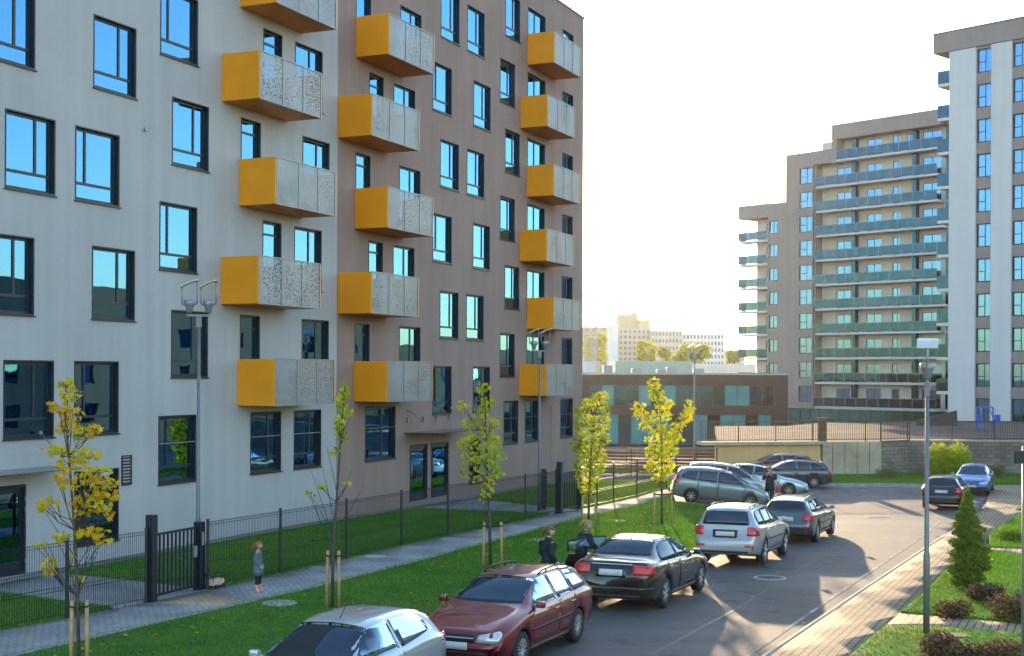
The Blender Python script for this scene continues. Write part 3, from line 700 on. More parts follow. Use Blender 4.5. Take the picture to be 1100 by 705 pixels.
# ------------------------------------------------------------------ terrace, retaining walls, railings
def top_at(px, py, Y): return at(px, py, Y).z
wA, wB = gnd(770, 513), gnd(947, 512.5)
wC = gnd(978, 510.5); wD = (wC[0]+26, wC[1]-1.5)
TZ = top_at(850, 475.5, wA[1]); 
def wall_run(mb, p, q, z0, z1, th):
    p, q = Vector(p), Vector(q); t = (q-p).normalized(); n = Vector((-t.y, t.x))*th
    mb.poly([p, q, q+n, p+n], z0, z1)
rw = empty('retaining_wall', (wA[0], wA[1], -1), 0, 'beige rendered retaining wall below the terrace railing, behind the parked cars', 'wall')
def loc(o, root):                                       # keep a world-space mesh where it is under its root
    o.matrix_parent_inverse = Matrix.Translation(-Vector(root.location)) if root.rotation_euler.z == 0 else (Matrix.Translation(root.location) @ Matrix.Rotation(root.rotation_euler.z, 4, 'Z')).inverted()
    return o
wM = (Vector(wA)+ (Vector(wB)-Vector(wA))*.62)
mb = MB(); wall_run(mb, wA, wM, -1.3, TZ-.16, .35); loc(mb.build('wall', 'beige_wall', rw), rw)
mb = MB()
t = (Vector(wB)-Vector(wA)).normalized(); n = Vector((-t.y, t.x))
mb.poly([Vector(wA)-t*1.0-n*.3, wM-n*.3+t*.15, wM+n*.36+t*.15, Vector(wA)-t*1.0+n*.5], TZ-.155, TZ+.02); loc(mb.build('coping', 'concrete', rw), rw)
r2 = empty('retaining_wall', (*wM, -1), 0, 'grey concrete retaining wall of cast panels behind the grass strip', 'wall')
mb = MB()
for i in range(5):
    a = wM + (Vector(wB)-wM)*(i/5) + t*(.16 if i == 0 else .02); b = wM + (Vector(wB)-wM)*((i+1)/5) - t*.02; wall_run(mb, a, b, -1.3, TZ-.02, .3)
loc(mb.build('panel', 'concrete', r2), r2)
r3 = empty('retaining_wall', (*wC, -1), 0, 'brown concrete block retaining wall behind the yellow green bush', 'wall')
mb = MB(); wall_run(mb, Vector(wB)+t*.02, wC, -1.3, TZ-.1, .3); wall_run(mb, Vector(wC)+t*.02, wD, -1.3, TZ-.1, .3); loc(mb.build('wall', 'block_wall', r3), r3)
mb = MB(); wall_run(mb, Vector(wC)+Vector((.0, -.05)), Vector(wD)+Vector((0, -.05)), TZ-.095, TZ+.0, .4); loc(mb.build('coping', 'concrete', r3), r3)
mb = MB(); mb.poly([(wA[0]+.15, wA[1]+.3), (wM.x+.1, wM.y+.34), (wB[0], wB[1]+.28), (wC[0], wC[1]+.3), (wD[0], wD[1]+.3), (wD[0]+4, 108), (26, 108), (20, 98), (14.6, 97)], TZ-.5, TZ-.02); o = mb.build('terrace', 'terrace_paving'); o['kind'] = 'structure'
def railing(pts, z, h, label, sp=.125, post=1.9, mat='frame'):
    root = empty('railing', (pts[0][0], pts[0][1], z), 0, label, 'railing'); root_p = MB(); bars = MB()
    for a, b in zip(pts, pts[1:]):
        a, b = Vector(a), Vector(b); L = (b-a).length; t = (b-a)/L; n = Vector((-t.y, t.x))*.02
        for z0, z1 in ((z+h-.05, z+h), (z+.08, z+.12)): bars.poly([a-n, b-n, b+n, a+n], z0, z1)
        for i in range(int(L/sp)):
            c = a + t*(sp*(i+.5)); bars.poly([c-n*.45-t*.009, c-n*.45+t*.009, c+n*.45+t*.009, c+n*.45-t*.009], z+.121, z+h-.051)
        for i in range(int(L/post)+1):
            c = a + t*min(L, post*i); q = MB(); q.poly([c-n*1.3-t*.025, c-n*1.3+t*.025, c+n*1.3+t*.025, c+n*1.3-t*.025], z-.02, z+h+.03); loc(q.build('post', mat, root), root)
    loc(bars.build('balusters', mat, root), root); return root
off = n*.12
railing([Vector(wA)-t*.9+off, wM+off], TZ, 1.15, 'dark bar railing over the beige retaining wall', .14, 2.2, plain('rusty_railing', (.10, .055, .035), .6, .2, var=.3))
railing([wM+off+t*.4, Vector(wB)+off, Vector(wC)+off, Vector(wD)+Vector((0, .12))], TZ, 1.1, 'dark bar railing along the terrace over the block wall', .13, 2.4)
mb = MB(); c = wM + off + t*.15; mb.poly([c+Vector((-.2, -.2)), c+Vector((.2, -.2)), c+Vector((.2, .2)), c+Vector((-.2, .2))], TZ, TZ+1.25); mb.poly([c+Vector((-.24, -.24)), c+Vector((.24, -.24)), c+Vector((.24, .24)), c+Vector((-.24, .24))], TZ+1.253, TZ+1.32)
tag(mb.build('gate_pillar', 'slat_wood'), 'short brown pillar between the two terrace railings', 'pillar')
# dark ramp parapet in front of the stepped block
Y = 99; a, b, c, d = [at(*p, Y) for p in ((984, 452), (1028, 441), (1029, 464), (984, 470))]
mb = MB()
v0 = [mb.bm.verts.new(p) for p in (a, b, c, d)]; v1 = [mb.bm.verts.new(p+Vector((.1, .4, 0))) for p in (a, b, c, d)]
mb.bm.faces.new(v0); mb.bm.faces.new(v1[::-1])
for i in range(4): mb.bm.faces.new((v0[i], v0[(i+1) % 4], v1[(i+1) % 4], v1[i]))
tag(mb.build('ramp_wall', plain('dark_cladding', (.04, .038, .04), .6)), 'dark clad sloping ramp wall at the foot of the white tower', 'wall')
# outdoor exercise machine
q = at(1058, 466, 90); fm = empty('exercise_machine', (q.x, 90, TZ), .4, 'blue outdoor exercise machine on the terrace before the tower', 'exercise machine')
mb = MB(); mb.tube([(-.7, 0, 0), (-.7, 0, 1.5), (-.62, 0, 1.6), (.62, 0, 1.6), (.7, 0, 1.5), (.7, 0, 0)], .05); mb.tube([(-.9, 0, .1), (.9, 0, .1)], .05); mb.build('frame', 'blue_paint', fm)
for s in (-1, 1):
    mb = MB(); mb.tube([(s*.35, 0, 1.55), (s*.5, -.3, .7), (s*.8, -.5, .6)], .035); mb.build('swing_arm', 'blue_paint', fm)
    mb = MB(); mb.box((s*.8-.25, -.75, .58), (s*.8+.25, -.3, .66), .02); mb.box((s*.8-.25, -.32, .6), (s*.8+.25, -.26, 1.1), .02); mb.build('seat', 'blue_paint', fm)
# brown slatted timber wall at the back of the lawn
sa, sb_ = Vector(gnd(636, 506)), Vector(gnd(778, 508)); z0 = terr(*sa)
sf = empty('slatted_fence', (*sa, z0), 0, 'brown horizontal board fence at the far end of the lawn', 'fence')
tt = (sb_-sa).normalized(); nn = Vector((-tt.y, tt.x)); L = (sb_-sa).length; mb = MB(); k = 7
for i in range(k): mb.poly([sa, sb_, sb_+nn*.03, sa+nn*.03], z0+.05+i*.19, z0+.19+i*.19)
loc(mb.build('board', 'slat_wood', sf), sf)
for i in range(int(L/2)+1):
    c = sa+tt*(2*i); mb = MB(); mb.poly([c-nn*.08-tt*.04, c-nn*.08+tt*.04, c-nn*.005+tt*.04, c-nn*.005-tt*.04], z0-.1, z0+1.42); loc(mb.build('post', 'slat_wood', sf), sf)

# ------------------------------------------------------------------ wire fences and gates
FH = 1.56
def wire_fence(pts, label, group='green wire fence runs', h=FH, sp=.058, post=2.5, posts=None):
    root = empty('wire_fence', (*pts[0], terr(*pts[0])), 0, label, 'fence', group); nodes = []
    for a, b in zip(pts, pts[1:]):
        a, b = Vector(a), Vector(b); m = max(1, round((b-a).length/post)) if posts is None else 1
        nodes += [a + (b-a)*i/m for i in range(m)]
    nodes.append(Vector(pts[-1])); r = .0032
    for a, b in zip(nodes, nodes[1:]):
        L = (b-a).length; t = (b-a)/L; n = Vector((-t.y, t.x)); za, zb = terr(*a)+.08, terr(*b)+.08; mb = MB()
        for i in range(int(L/sp)):
            s = (i+.5)*sp; c = a+t*s; z = za+(zb-za)*s/L
            q = [c-n*r-t*r, c-n*r+t*r, c+n*r+t*r, c+n*r-t*r]; mb.poly(q, z+.04, z+h-.03)
        for hz in (.08, .55, .62, 1.0, h-.12, h-.06):
            v = [mb.bm.verts.new((p.x, p.y, z)) for p, z in ((a+n*.008, za+hz), (b+n*.008, zb+hz), (b+n*.008, zb+hz+.01), (a+n*.008, za+hz+.01), (a+n*.016, za+hz), (b+n*.016, zb+hz), (b+n*.016, zb+hz+.01), (a+n*.016, za+hz+.01))]
            for f in ((0,1,2,3),(7,6,5,4),(0,4,5,1),(2,6,7,3)): mb.bm.faces.new([v[i] for i in f])
        loc(mb.build('wire_panel', 'black_metal', root), root)
    for p in nodes:
        z = terr(*p)+.06; mb = MB(); mb.box((p.x-.03, p.y-.03, z), (p.x+.03, p.y+.03, z+h+.02)); mb.box((p.x-.034, p.y-.034, z+h+.021), (p.x+.034, p.y+.034, z+h+.045)); loc(mb.build('post', 'black_metal', root), root)
    return root
wire_fence([gnd(-60, 694), gnd(72, 668), gnd(157, 651.5)], 'black wire fence left of the first gate', post=2.3)
f1p = [gnd(*p) for p in ((223, 637), (301, 619.5), (372, 603.5), (431, 589.5), (481, 578.5), (564, 561.5), (597, 553.5))]
wire_fence(f1p, 'black wire fence between the two gates, behind the child', posts=True)
wire_fence([gnd(*p) for p in ((624, 548.5), (641, 545.5), (659, 541.8), (684, 536), (716, 527))], 'black wire fence beyond the second gate in the sun', posts=True)
wire_fence([gnd(*p) for p in ((632, 515.5), (678, 514.5), (726, 514), (770, 514))], 'black wire fence along the back of the lawn', posts=True)
wire_fence([gnd(*p) for p in ((806, 510.5), (848, 511), (895, 511.5), (940, 511.8))], 'row of thin fence posts with wire before the retaining wall', h=1.3, posts=True)
wire_fence([Vector(gnd(958, 510.5)), Vector(gnd(966, 508)), Vector(gnd(975, 506))], 'short dark wire fence climbing at the corner of the block wall', posts=True)
def gate(pa, pb, label, bars=9, hl=1.25):
    a, b = Vector(gnd(*pa)), Vector(gnd(*pb)); z = terr(*a)+.09; ang = math.atan2(b.y-a.y, b.x-a.x); W = (b-a).length
    g = empty('metal_gate', (*a, z), ang, label, 'gate', 'bar gates in the fence')
    mb = MB(); mb.box((-.09, -.09, -.05), (.09, .09, 1.84)); mb.build('post', 'frame', g)
    mb = MB(); mb.box((W-.10, -.09, -.05), (W+.09, .09, 1.52)); mb.build('post', 'frame', g)
    mb = MB(); x0, x1 = .14, W-.16
    mb.box((x0, -.02, .08), (x1, .02, .13)); mb.box((x0, -.02, 1.38), (x1, .02, 1.43)); mb.box((x0-.03, -.025, .06), (x0, .025, 1.45)); mb.box((x1, -.025, .06), (x1+.03, .025, 1.45))
    for i in range(bars):
        x = x0+(x1-x0)*(i+1)/(bars+1); mb.box((x-.022, -.015, .131), (x+.022, .015, 1.379))
    mb.build('gate_leaf', 'frame', g)
    mb = MB(); mb.box((W-.26, -.06, .75), (W-.15, .06, 1.0), .01); mb.build('lock_box', 'steel', g)
    mb = MB(); mb.box((W-.05, -.115, 1.0), (W+.03, -.092, 1.3), .006); mb.build('keypad', 'steel', g)
    return g
gate((162.5, 650.5), (214, 637.5), 'black bar gate between two square posts near the child')
gate((601, 553.5), (622.5, 549), 'dark bar gate seen edge on beside the middle street lamp', 9)
p = gnd3(584, 547, .08); mb = MB(); mb.box((p[0]-.1, p[1]-.1, p[2]), (p[0]+.1, p[1]+.1, p[2]+1.5))
for i in range(9): mb.box((p[0]+.101, p[1]-.09, p[2]+.1+i*.15), (p[0]+.13, p[1]+.09, p[2]+.18+i*.15))
tag(mb.build('intercom_pillar', 'frame'), 'dark ribbed pillar standing on the grass behind the middle lamp', 'pillar')

# ------------------------------------------------------------------ street lamps
def lamp(base, ytop, label, yaw=0.0, low=1.5, single=False):
    x, y, z = gnd3(*base); z += .05; H = top_at(base[0], ytop, y) - z
    r = empty('street_lamp', (x, y, z), yaw, label, 'street lamp', 'street lamps with mirror heads'); hp = H-.95
    mb = MB(); mb.lathe([(.062, 0), (.062, low), (.045, low+.12), (.036, hp)], 14); mb.lathe([(.12, 0), (.12, .02)], 12); mb.build('pole', 'pole', r)
    mb = MB(); mb.box((-.28, -.025, hp), (.28, .025, hp+.05)); mb.box((-.06, -.05, hp-.25), (.06, .05, hp-.004)); mb.build('bracket', 'pole', r)
    for s in (-1, 1):
        mb = MB(); mb.lathe([(.04, 0), (.075, .05), (.085, .14), (.125, .20), (.135, .30), (.11, .315)], 16, 'z', (s*.215, 0, hp+.065)); mb.build('floodlight', 'steel', r)
        mb = MB()
        for dx in (-.17, .17): mb.tube([(s*.215+dx, .0, hp+.28), (s*.215+dx, .0, hp+(.68 if dx < 0 else .82))], .014, 6)
        mb.tube([(s*.215-.17, 0, hp+.28), (s*.215+.17, 0, hp+.28)], .011, 6); mb.build('rod', 'steel', r)
        mb = MB(); k = 8; prof = []
        for i in range(k+1):
            t = i/k; prof.append((-.20+.42*t, .66+.17*math.sin(t*1.45)))
        for (xa, za), (xb, zb) in zip(prof, prof[1:]):
            for yy0, yy1, dz in ((-.19, .19, 0),):
                v = [mb.bm.verts.new(q) for q in ((s*.215+xa, yy0, hp+za), (s*.215+xb, yy0, hp+zb), (s*.215+xb, yy1, hp+zb), (s*.215+xa, yy1, hp+za), (s*.215+xa, yy0, hp+za+.02), (s*.215+xb, yy0, hp+zb+.02), (s*.215+xb, yy1, hp+zb+.02), (s*.215+xa, yy1, hp+za+.02))]
                for f in ((3,2,1,0),(4,5,6,7),(0,1,5,4),(1,2,6,5),(2,3,7,6),(3,0,4,7)): mb.bm.faces.new([v[i] for i in f])
        bmesh.ops.remove_doubles(mb.bm, verts=mb.bm.verts[:], dist=.0005); mb.build('reflector', 'white_paint_metal', r)
    return r
M['white_paint_metal'] = plain('white_reflector', (.62, .60, .56), .4, .0, var=.08)
lamp((212.5, 631), 296, 'tall grey street lamp by the gate before the grey facade', .15)
lamp((579, 551), 350, 'grey street lamp before the brown facade by the second gate', .2)
lamp((745.5, 509), 368, 'grey street lamp before the dark office pavilion', .2)
lamp((995, 686), 358, 'grey street lamp in the shrub bed on the right', 1.25)

# ------------------------------------------------------------------ small street objects
def cover(px, py, rad, label, mats, dz, name='manhole_cover', grate=True):
    x, y, z = gnd3(px, py, dz); r = empty(name, (x, y, z), FROT, label, 'manhole cover')
    sl = Vector((0, (terr(x, y+.4)-terr(x, y-.4))/.8, 1))
    r.rotation_euler = (math.atan((terr(x, y+.4)-terr(x, y-.4))/.8), 0, 0)
    mb = MB(); mb.lathe([(rad, -.03), (rad, .012), (rad*.80, .014), (rad*.80, -.03)], 32); mb.build('ring', mats[0], r)
    mb = MB(); mb.lathe([(rad*.79, -.03), (rad*.79, .006)], 32)
    if grate:
        for i in range(-4, 5):
            w = math.sqrt(max(0, (rad*.74)**2-(i*rad*.16)**2)); mb.box((-w, i*rad*.16-rad*.04, .0065), (w, i*rad*.16+rad*.04, .014))
    mb.build('lid', mats[1], r); return r
M['pale_concrete'] = plain('pale_concrete', (.42, .39, .36), .9, var=.2, scale=5)
cover(827, 621, .42, 'round iron manhole cover with a pale ring in the road', ('pale_concrete', 'iron'), .004)
cover(300, 648, .37, 'pale concrete manhole lid in the grass near the child', ('pale_concrete', 'pale_concrete'), .085, grate=False)
cover(576, 580.5, .34, 'pale concrete lid in the grass left of the two women', ('pale_concrete', 'pale_concrete'), .085, grate=False)
cover(661, 559.5, .33, 'dark rimmed concrete lid in the sunlit grass', ('pale_concrete', 'iron'), .085, grate=False)
cover(944, 555.5, .40, 'pale worn manhole cover in the far sunlit road', ('pale_concrete', 'pale_concrete'), .004, grate=True)
cover(402, 598, .3, 'small concrete lid in the grass behind the fence', ('pale_concrete', 'pale_concrete'), .085, grate=False)
x, y, z = gnd3(1020, 682.5, .10); r = empty('access_hatch', (x, y, z), .05, 'rust brown rectangular hatch by the lamp foot', 'hatch')
mb = MB(); ring(mb, -.36, .36, -.2, .2, .04, -.01, .02); bmesh.ops.rotate(mb.bm, verts=mb.bm.verts, cent=(0,0,0), matrix=Matrix.Rotation(R(-90), 3, 'X')); mb.build('frame', 'iron', r)
mb = MB(); mb.box((-.315, -.155, -.02), (.315, .155, .012)); mb.build('lid', 'rust', r)
x, y, z = gnd3(232, 632, .08); r = empty('toy_pram', (x, y, z), FROT, 'small pink toy pram with a dark handle beside the gate', 'toy')
mb = MB(); mb.box((-.2, -.1, .07), (.2, .1, .22), .04); mb.build('basket', 'cloth_pink', r)
mb = MB(); mb.tube([(-.2, -.08, .2), (-.3, -.08, .36), (-.3, .08, .36), (-.2, .08, .2)], .012); mb.tube([(.05, -.1, .22), (.15, -.1, .34), (.15, .1, .34), (.05, .1, .22)], .012); mb.build('handle', 'black_metal', r)
for sx in (-.14, .14):
    for sy in (-.1, .1):
        mb = MB(); mb.lathe([(.055, -.012), (.055, .012)], 12, 'y', (sx, sy, .055)); mb.build('wheel', 'rubber', r)
Y = 20.6; q = at(1100.5, 491, Y); r = empty('sign_post', (q.x, Y, terr(q.x, Y)), 0, 'grey post with a dark sign box at the right edge', 'sign')
mb = MB(); mb.tube([(0, 0, 0), (0, 0, q.z-r.location.z+.16)], .034, 10); mb.build('post', 'pole', r)
h = q.z-r.location.z; mb = MB(); mb.box((-.175, -.10, h-.10), (.175, -.037, h+.10), .012); mb.build('sign_box', 'dark_trim', r)
# lattice masts beyond the sheds
for i, (px, yt) in enumerate(((630, 338), (635, 342), (640, 336))):
    Y = 300; q = at(px, yt, Y); r = empty('lattice_mast', (q.x, Y, -3), .3, ('leftmost of the three thin lattice masts by the brown wall', 'middle and lowest of the three thin lattice masts', 'rightmost and tallest of the three thin lattice masts')[i], 'mast', 'thin lattice masts on the skyline')
    H = q.z+3; mb = MB()
    for sx in (-.35, .35):
        for sy in (-.35, .35): mb.tube([(sx, sy, 0), (sx*.6, sy*.6, H)], .06, 4)
    for k in range(int(H/1.5)):
        z = k*1.5; f = 1-.4*z/H
        for (x0, y0), (x1, y1) in (((-.35, -.35), (.35, -.35)), ((.35, -.35), (.35, .35)), ((.35, .35), (-.35, .35)), ((-.35, .35), (-.35, -.35))): mb.tube([(x0*f, y0*f, z), (x1*f, y1*f, z+1.5)], .04, 4)
    mb.build('lattice', 'steel', r)

# ------------------------------------------------------------------ foliage
MAPLE = np.array([(0,-.45),(.34,-.36),(.22,-.12),(.56,.10),(.2,.13),(0,.6),(-.2,.13),(-.56,.10),(-.22,-.12),(-.34,-.36)], np.float32)
QUADL = np.array([(0,-.5),(.28,0),(0,.5),(-.28,0)], np.float32)
SPRAY = np.array([(-.12,-.5),(.12,-.5),(.2,.3),(-.05,.55)], np.float32)
nr = np.random.default_rng(11)
def leaf_cloud(name, centres, radii, counts, size, mat, parent, shape=MAPLE, up=.0, droop=.35, tone=None, hollow=.35):
    """leaves spread through a set of ellipsoids, thicker towards their outsides"""
    V, Fc, T = [], [], []; k = len(shape); base = 0
    for (c, r, n) in zip(centres, radii, counts):
        n = int(n); d = nr.normal(size=(n, 3)); d /= np.linalg.norm(d, axis=1)[:, None]
        rad = (hollow**3 + (1-hollow**3)*nr.random(n))**(1/3.0); p = np.array(c) + d*rad[:, None]*np.array(r)
        nrm = nr.normal(size=(n, 3)) + np.array((0, 0, .6)); nrm /= np.linalg.norm(nrm, axis=1)[:, None]
        ax = nr.normal(size=(n, 3)) + np.array((0, 0, up)) - np.array((0, 0, droop)); ax -= nrm*np.sum(ax*nrm, 1)[:, None]; ax /= np.linalg.norm(ax, axis=1)[:, None]
        sx = np.cross(ax, nrm); s = size*(.6+.8*nr.random(n))
        curl = (np.abs(shape[:, 0])*.5)[None, :, None]*nrm[:, None, :]*(nr.random(n)*.9-.3)[:, None, None]
        pts = p[:, None, :] + s[:, None, None]*(shape[None, :, 0:1]*sx[:, None, :] + shape[None, :, 1:2]*ax[:, None, :] + curl)
        V.append(pts.reshape(-1, 3)); Fc.append((np.arange(n*k)+base).reshape(n, k)); base += n*k
        t0 = nr.random()*.35 if tone is None else tone
        T.append(np.repeat(np.clip(t0 + nr.random(n)*.65, 0, 1), k))
    return link(name, np_mesh(name, np.concatenate(V), np.concatenate(Fc), [mat], np.concatenate(T)), parent)
M['maple_gold'] = leaf_mat('maple_gold_leaves', [(.46, .50, .012), (.80, .60, .012), (.90, .54, .012), (.80, .36, .015)])
M['maple_lime'] = leaf_mat('maple_lime_leaves', [(.24, .36, .012), (.46, .52, .012), (.68, .64, .02), (.74, .54, .02)])
M['maple_green'] = leaf_mat('maple_green_leaves', [(.13, .24, .01), (.27, .38, .012), (.50, .52, .02), (.70, .52, .02)])
M['thuja'] = leaf_mat('thuja_sprays', [(.05, .10, .008), (.12, .19, .012), (.20, .27, .02), (.26, .19, .04)], .25)
M['barberry'] = leaf_mat('barberry_leaves', [(.07, .04, .025), (.13, .065, .035), (.19, .11, .05), (.13, .14, .03)], .3)
M['blue_juniper'] = leaf_mat('juniper_needles', [(.05, .10, .09), (.09, .15, .14)], .2)
M['lime_bush'] = leaf_mat('lime_bush_leaves', [(.22, .32, .008), (.45, .52, .015), (.6, .6, .03)], .6)
M['far_leaf'] = leaf_mat('far_tree_leaves', [(.26, .34, .02), (.46, .46, .03), (.6, .5, .04)], .5)
M['grass_blade'] = leaf_mat('grass_blades', [(.045, .15, .004), (.09, .26, .006), (.14, .32, .01), (.24, .30, .03)], .4)
M['dry_weed'] = leaf_mat('dry_weeds', [(.25, .2, .08), (.16, .18, .05)], .4)

def sapling(base, trunk, clumps, label, leaf, lsize, stakes, stake_top, dens=1.0, twigs=(), tr=.032):
    bx, by, bz = gnd3(*base, .07); Y = by
    t = empty('young_tree', (bx, by, bz), 0, label, 'tree', 'staked young street trees')
    W = Vector((bx, by, bz))
    tp = [Vector((0, 0, -.05))] + [at(px, py, Y) - W + Vector((0, rng.uniform(-.08, .08), 0)) for px, py in trunk]
    n = len(tp); mb = MB(); mb.tube(tp, [tr*(1-.82*i/(n-1)) for i in range(n)], 8); mb.build('trunk', 'bark', t)
    sc_ = F/Y; cen, rad, cnt = [], [], []; mb = MB()
    for c in clumps:
        px, py, rx, ry = c[:4]; n_ = c[4] if len(c) > 4 else None
        dy = rng.uniform(-1, 1)*.45*(rx/sc_+.12)
        p = at(px, py, Y) - W; p.y += dy; cen.append(p); rad.append((rx/sc_, rx/sc_*.9, ry/sc_))
        cnt.append(n_ if n_ else max(8, dens*15*(rx*ry)/sc_**2/(lsize**2)))
        q = min(tp[1:], key=lambda v: abs(v.z - (p.z - .35 - .6*math.hypot(p.x-v.x, p.y-v.y)))) ; m = (q+p)/2 + Vector((0, 0, -.05))
        mb.tube([q, m, p + Vector((0, 0, .3*ry/sc_))], [.011, .008, .003], 5)
        for _ in range(3):
            e = p + Vector((rng.uniform(-1, 1)*rx/sc_, rng.uniform(-1, 1)*rx/sc_, rng.uniform(-.4, 1)*ry/sc_)); mb.tube([m, (m+e)/2+Vector((0, 0, .03)), e], [.006, .005, .002], 4)
    for a, b in twigs:
        a = at(*a, Y)-W; b = at(*b, Y)-W; b.y += rng.uniform(-.2, .2); mb.tube([a, (a+b)/2+Vector((.02, 0, -.05)), b], [.009, .007, .003], 5)
    mb.build('branches', 'bark_dark', t)
    leaf_cloud('crown', cen, rad, cnt, lsize, leaf, t)
    hs = at(base[0], stake_top, Y).z - bz; tops = []
    for px in stakes:
        x = (px-base[0])/sc_; yy = rng.uniform(-.05, .05); mb = MB(); mb.tube([(x*1.12, yy, -.1), (x, yy, hs)], .034, 8); mb.build('stake', 'wood', t); tops.append((x, yy))
    mb = MB(); (x0, y0), (x1, y1) = tops[0], tops[-1]
    for s in (-1, 1): mb.tube([(x0-.04*(x0 < 0), y0+s*.04, hs-.09), (0, s*.05, hs-.12), (x1+.04, y1+s*.04, hs-.09)], .017, 5)
    mb.build('tie', 'rubber', t); return t
sapling((85, 716), [(84, 640), (80, 570), (74, 490), (69, 440), (68, 410)],
    [(69, 412, 9, 8), (73, 424, 12, 9), (66, 437, 13, 8), (76, 446, 14, 8), (71, 460, 13, 9), (88, 466, 16, 7), (100, 462, 9, 6), (60, 486, 18, 7), (92, 489, 18, 8), (78, 500, 18, 8), (104, 508, 20, 8), (88, 520, 24, 8), (114, 520, 16, 7), (62, 515, 8, 7), (100, 534, 18, 7), (84, 540, 12, 7), (54, 539, 12, 5), (122, 532, 8, 6), (112, 545, 14, 6), (44, 545, 7, 4), (118, 553, 8, 4), (84, 553, 11, 5), (70, 576, 14, 5), (97, 574, 22, 7), (112, 580, 10, 5), (53, 606, 11, 6), (56, 615, 8, 3), (85, 622, 5, 3), (80, 598, 7, 5), (43, 586, 8, 3)],
    'golden leaved sapling with two stakes nearest the first gate', 'maple_gold', .105, (77.5, 93), 645, .95,
    (((80, 560), (48, 540)), ((84, 640), (57, 606)), ((82, 600), (45, 545)), ((82, 610), (100, 575))), .036)
sapling((357, 653), [(358, 590), (361, 540), (365, 480), (369, 440), (371, 415)],
    [(370, 419, 6, 8), (369, 431, 8, 9), (372, 444, 8, 7), (365, 455, 8, 9), (366, 470, 8, 8), (360, 485, 6, 6, 14), (333, 531, 6, 4, 12), (345, 523, 5, 3, 6), (372, 520, 4, 3, 4)],
    'nearly bare slender sapling with two stakes behind the silver hatchback', 'maple_lime', .11, (351.5, 363.5), 592, .8,
    (((359, 580), (333, 505)), ((359, 560), (345, 500)), ((360, 540), (378, 505)), ((360, 570), (392, 520)), ((362, 530), (350, 480)), ((359, 575), (336, 533))), .036)
sapling((527, 610), [(526, 560), (524, 520), (522, 470), (521, 430), (520, 410)],
    [(520, 417, 8, 8), (524, 431, 9, 9), (497, 437, 8, 8), (516, 444, 13, 9), (507, 456, 12, 8), (528, 457, 12, 9), (516, 470, 17, 9), (499, 478, 9, 8), (533, 473, 8, 6), (520, 484, 20, 9), (505, 492, 13, 8), (533, 490, 13, 8), (520, 501, 21, 9), (502, 508, 8, 6), (534, 506, 10, 7), (523, 516, 15, 7), (524, 527, 8, 7), (519, 536, 5, 5)],
    'yellow green sapling with two stakes between the women and the fence', 'maple_lime', .11, (520, 538), 561, .62, (), .045)
sapling((632, 563), [(633, 530), (634, 500), (637, 465), (642, 430)],
    [(646, 427, 10, 6), (634, 435, 12, 8), (648, 440, 8, 8), (622, 442, 7, 5), (628, 453, 14, 10), (645, 455, 11, 10), (636, 468, 18, 10), (620, 474, 9, 8), (650, 472, 6, 7), (632, 484, 18, 10), (645, 490, 8, 8), (626, 498, 13, 9), (640, 502, 11, 9), (631, 513, 14, 9), (630, 526, 10, 7)],
    'dense green and yellow sapling beside the second gate', 'maple_green', .12, (626, 639), 528, .95, (), .045)
sapling((711, 564), [(711, 530), (711, 500), (711, 465), (708, 435), (703, 410)],
    [(702, 413, 9, 7), (706, 424, 10, 8), (713, 434, 11, 8), (686, 437, 8, 6), (691, 447, 12, 7), (711, 447, 13, 8), (741, 437, 7, 8), (737, 448, 8, 8), (730, 459, 9, 7), (700, 459, 14, 8), (718, 462, 12, 8), (709, 473, 18, 9), (728, 471, 7, 6), (704, 484, 14, 8), (718, 486, 12, 8), (711, 497, 15, 9), (699, 502, 7, 6), (717, 507, 8, 6), (708, 512, 10, 6)],
    'forked yellow sapling with two stakes in the sunlit grass', 'maple_lime', .13, (703, 721), 528, .85, (), .045)

def plant(name, px, pyb, rx, h, label, cat, mat, n, size, blobs=1, up=.8, shape=SPRAY, dz=.08, taper=0.0, group=None, stem='bark_dark'):
    x, y, z = gnd3(px, pyb, dz); r = empty(name, (x, y, z), 0, label, cat, group)
    cen, rad, cnt = [], [], []
    for i in range(blobs):
        if taper:
            t = (i+.5)/blobs; w = rx*(1-t)**taper*(.55+.45*min(1, t*5)); a = rng.uniform(0, 6.28)
            cen.append((math.cos(a)*w*.28, math.sin(a)*w*.28, h*(.05+.92*t))); rad.append((w*rng.uniform(.75, 1.05), w*rng.uniform(.75, 1.05), h/blobs*1.3)); cnt.append(n/blobs*(.35+w/rx))
        else:
            a = 6.28*i/max(1, blobs)+rng.random(); k = 0 if blobs == 1 else .55
            hh = h*rng.uniform(.65, 1.0); cen.append((math.cos(a)*rx*k, math.sin(a)*rx*k, hh*.5)); rad.append((rx*rng.uniform(.45, .7) if blobs > 1 else rx, rx*rng.uniform(.45, .7) if blobs > 1 else rx, hh*.55)); cnt.append(n/blobs)
    mb = MB()
    for c in cen[::max(1, len(cen)//9)]: mb.tube([(0, 0, -.05), (c[0]*.4, c[1]*.4, c[2]*.5), c], [.03 if h > 1.5 else .012, .015 if h > 1.5 else .008, .004], 5)
    mb.build('trunk' if taper else 'stem', stem, r); leaf_cloud('foliage', cen, rad, cnt, size, mat, r, shape, up, 0, hollow=.5); return r
plant('conifer', 1039, 632, .60, 2.35, 'young green thuja conifer beside the pavement on the right', 'conifer', 'thuja', 15000, .075, 26, .7, taper=.62)
g_ = 'low red brown shrubs in the right hand beds'
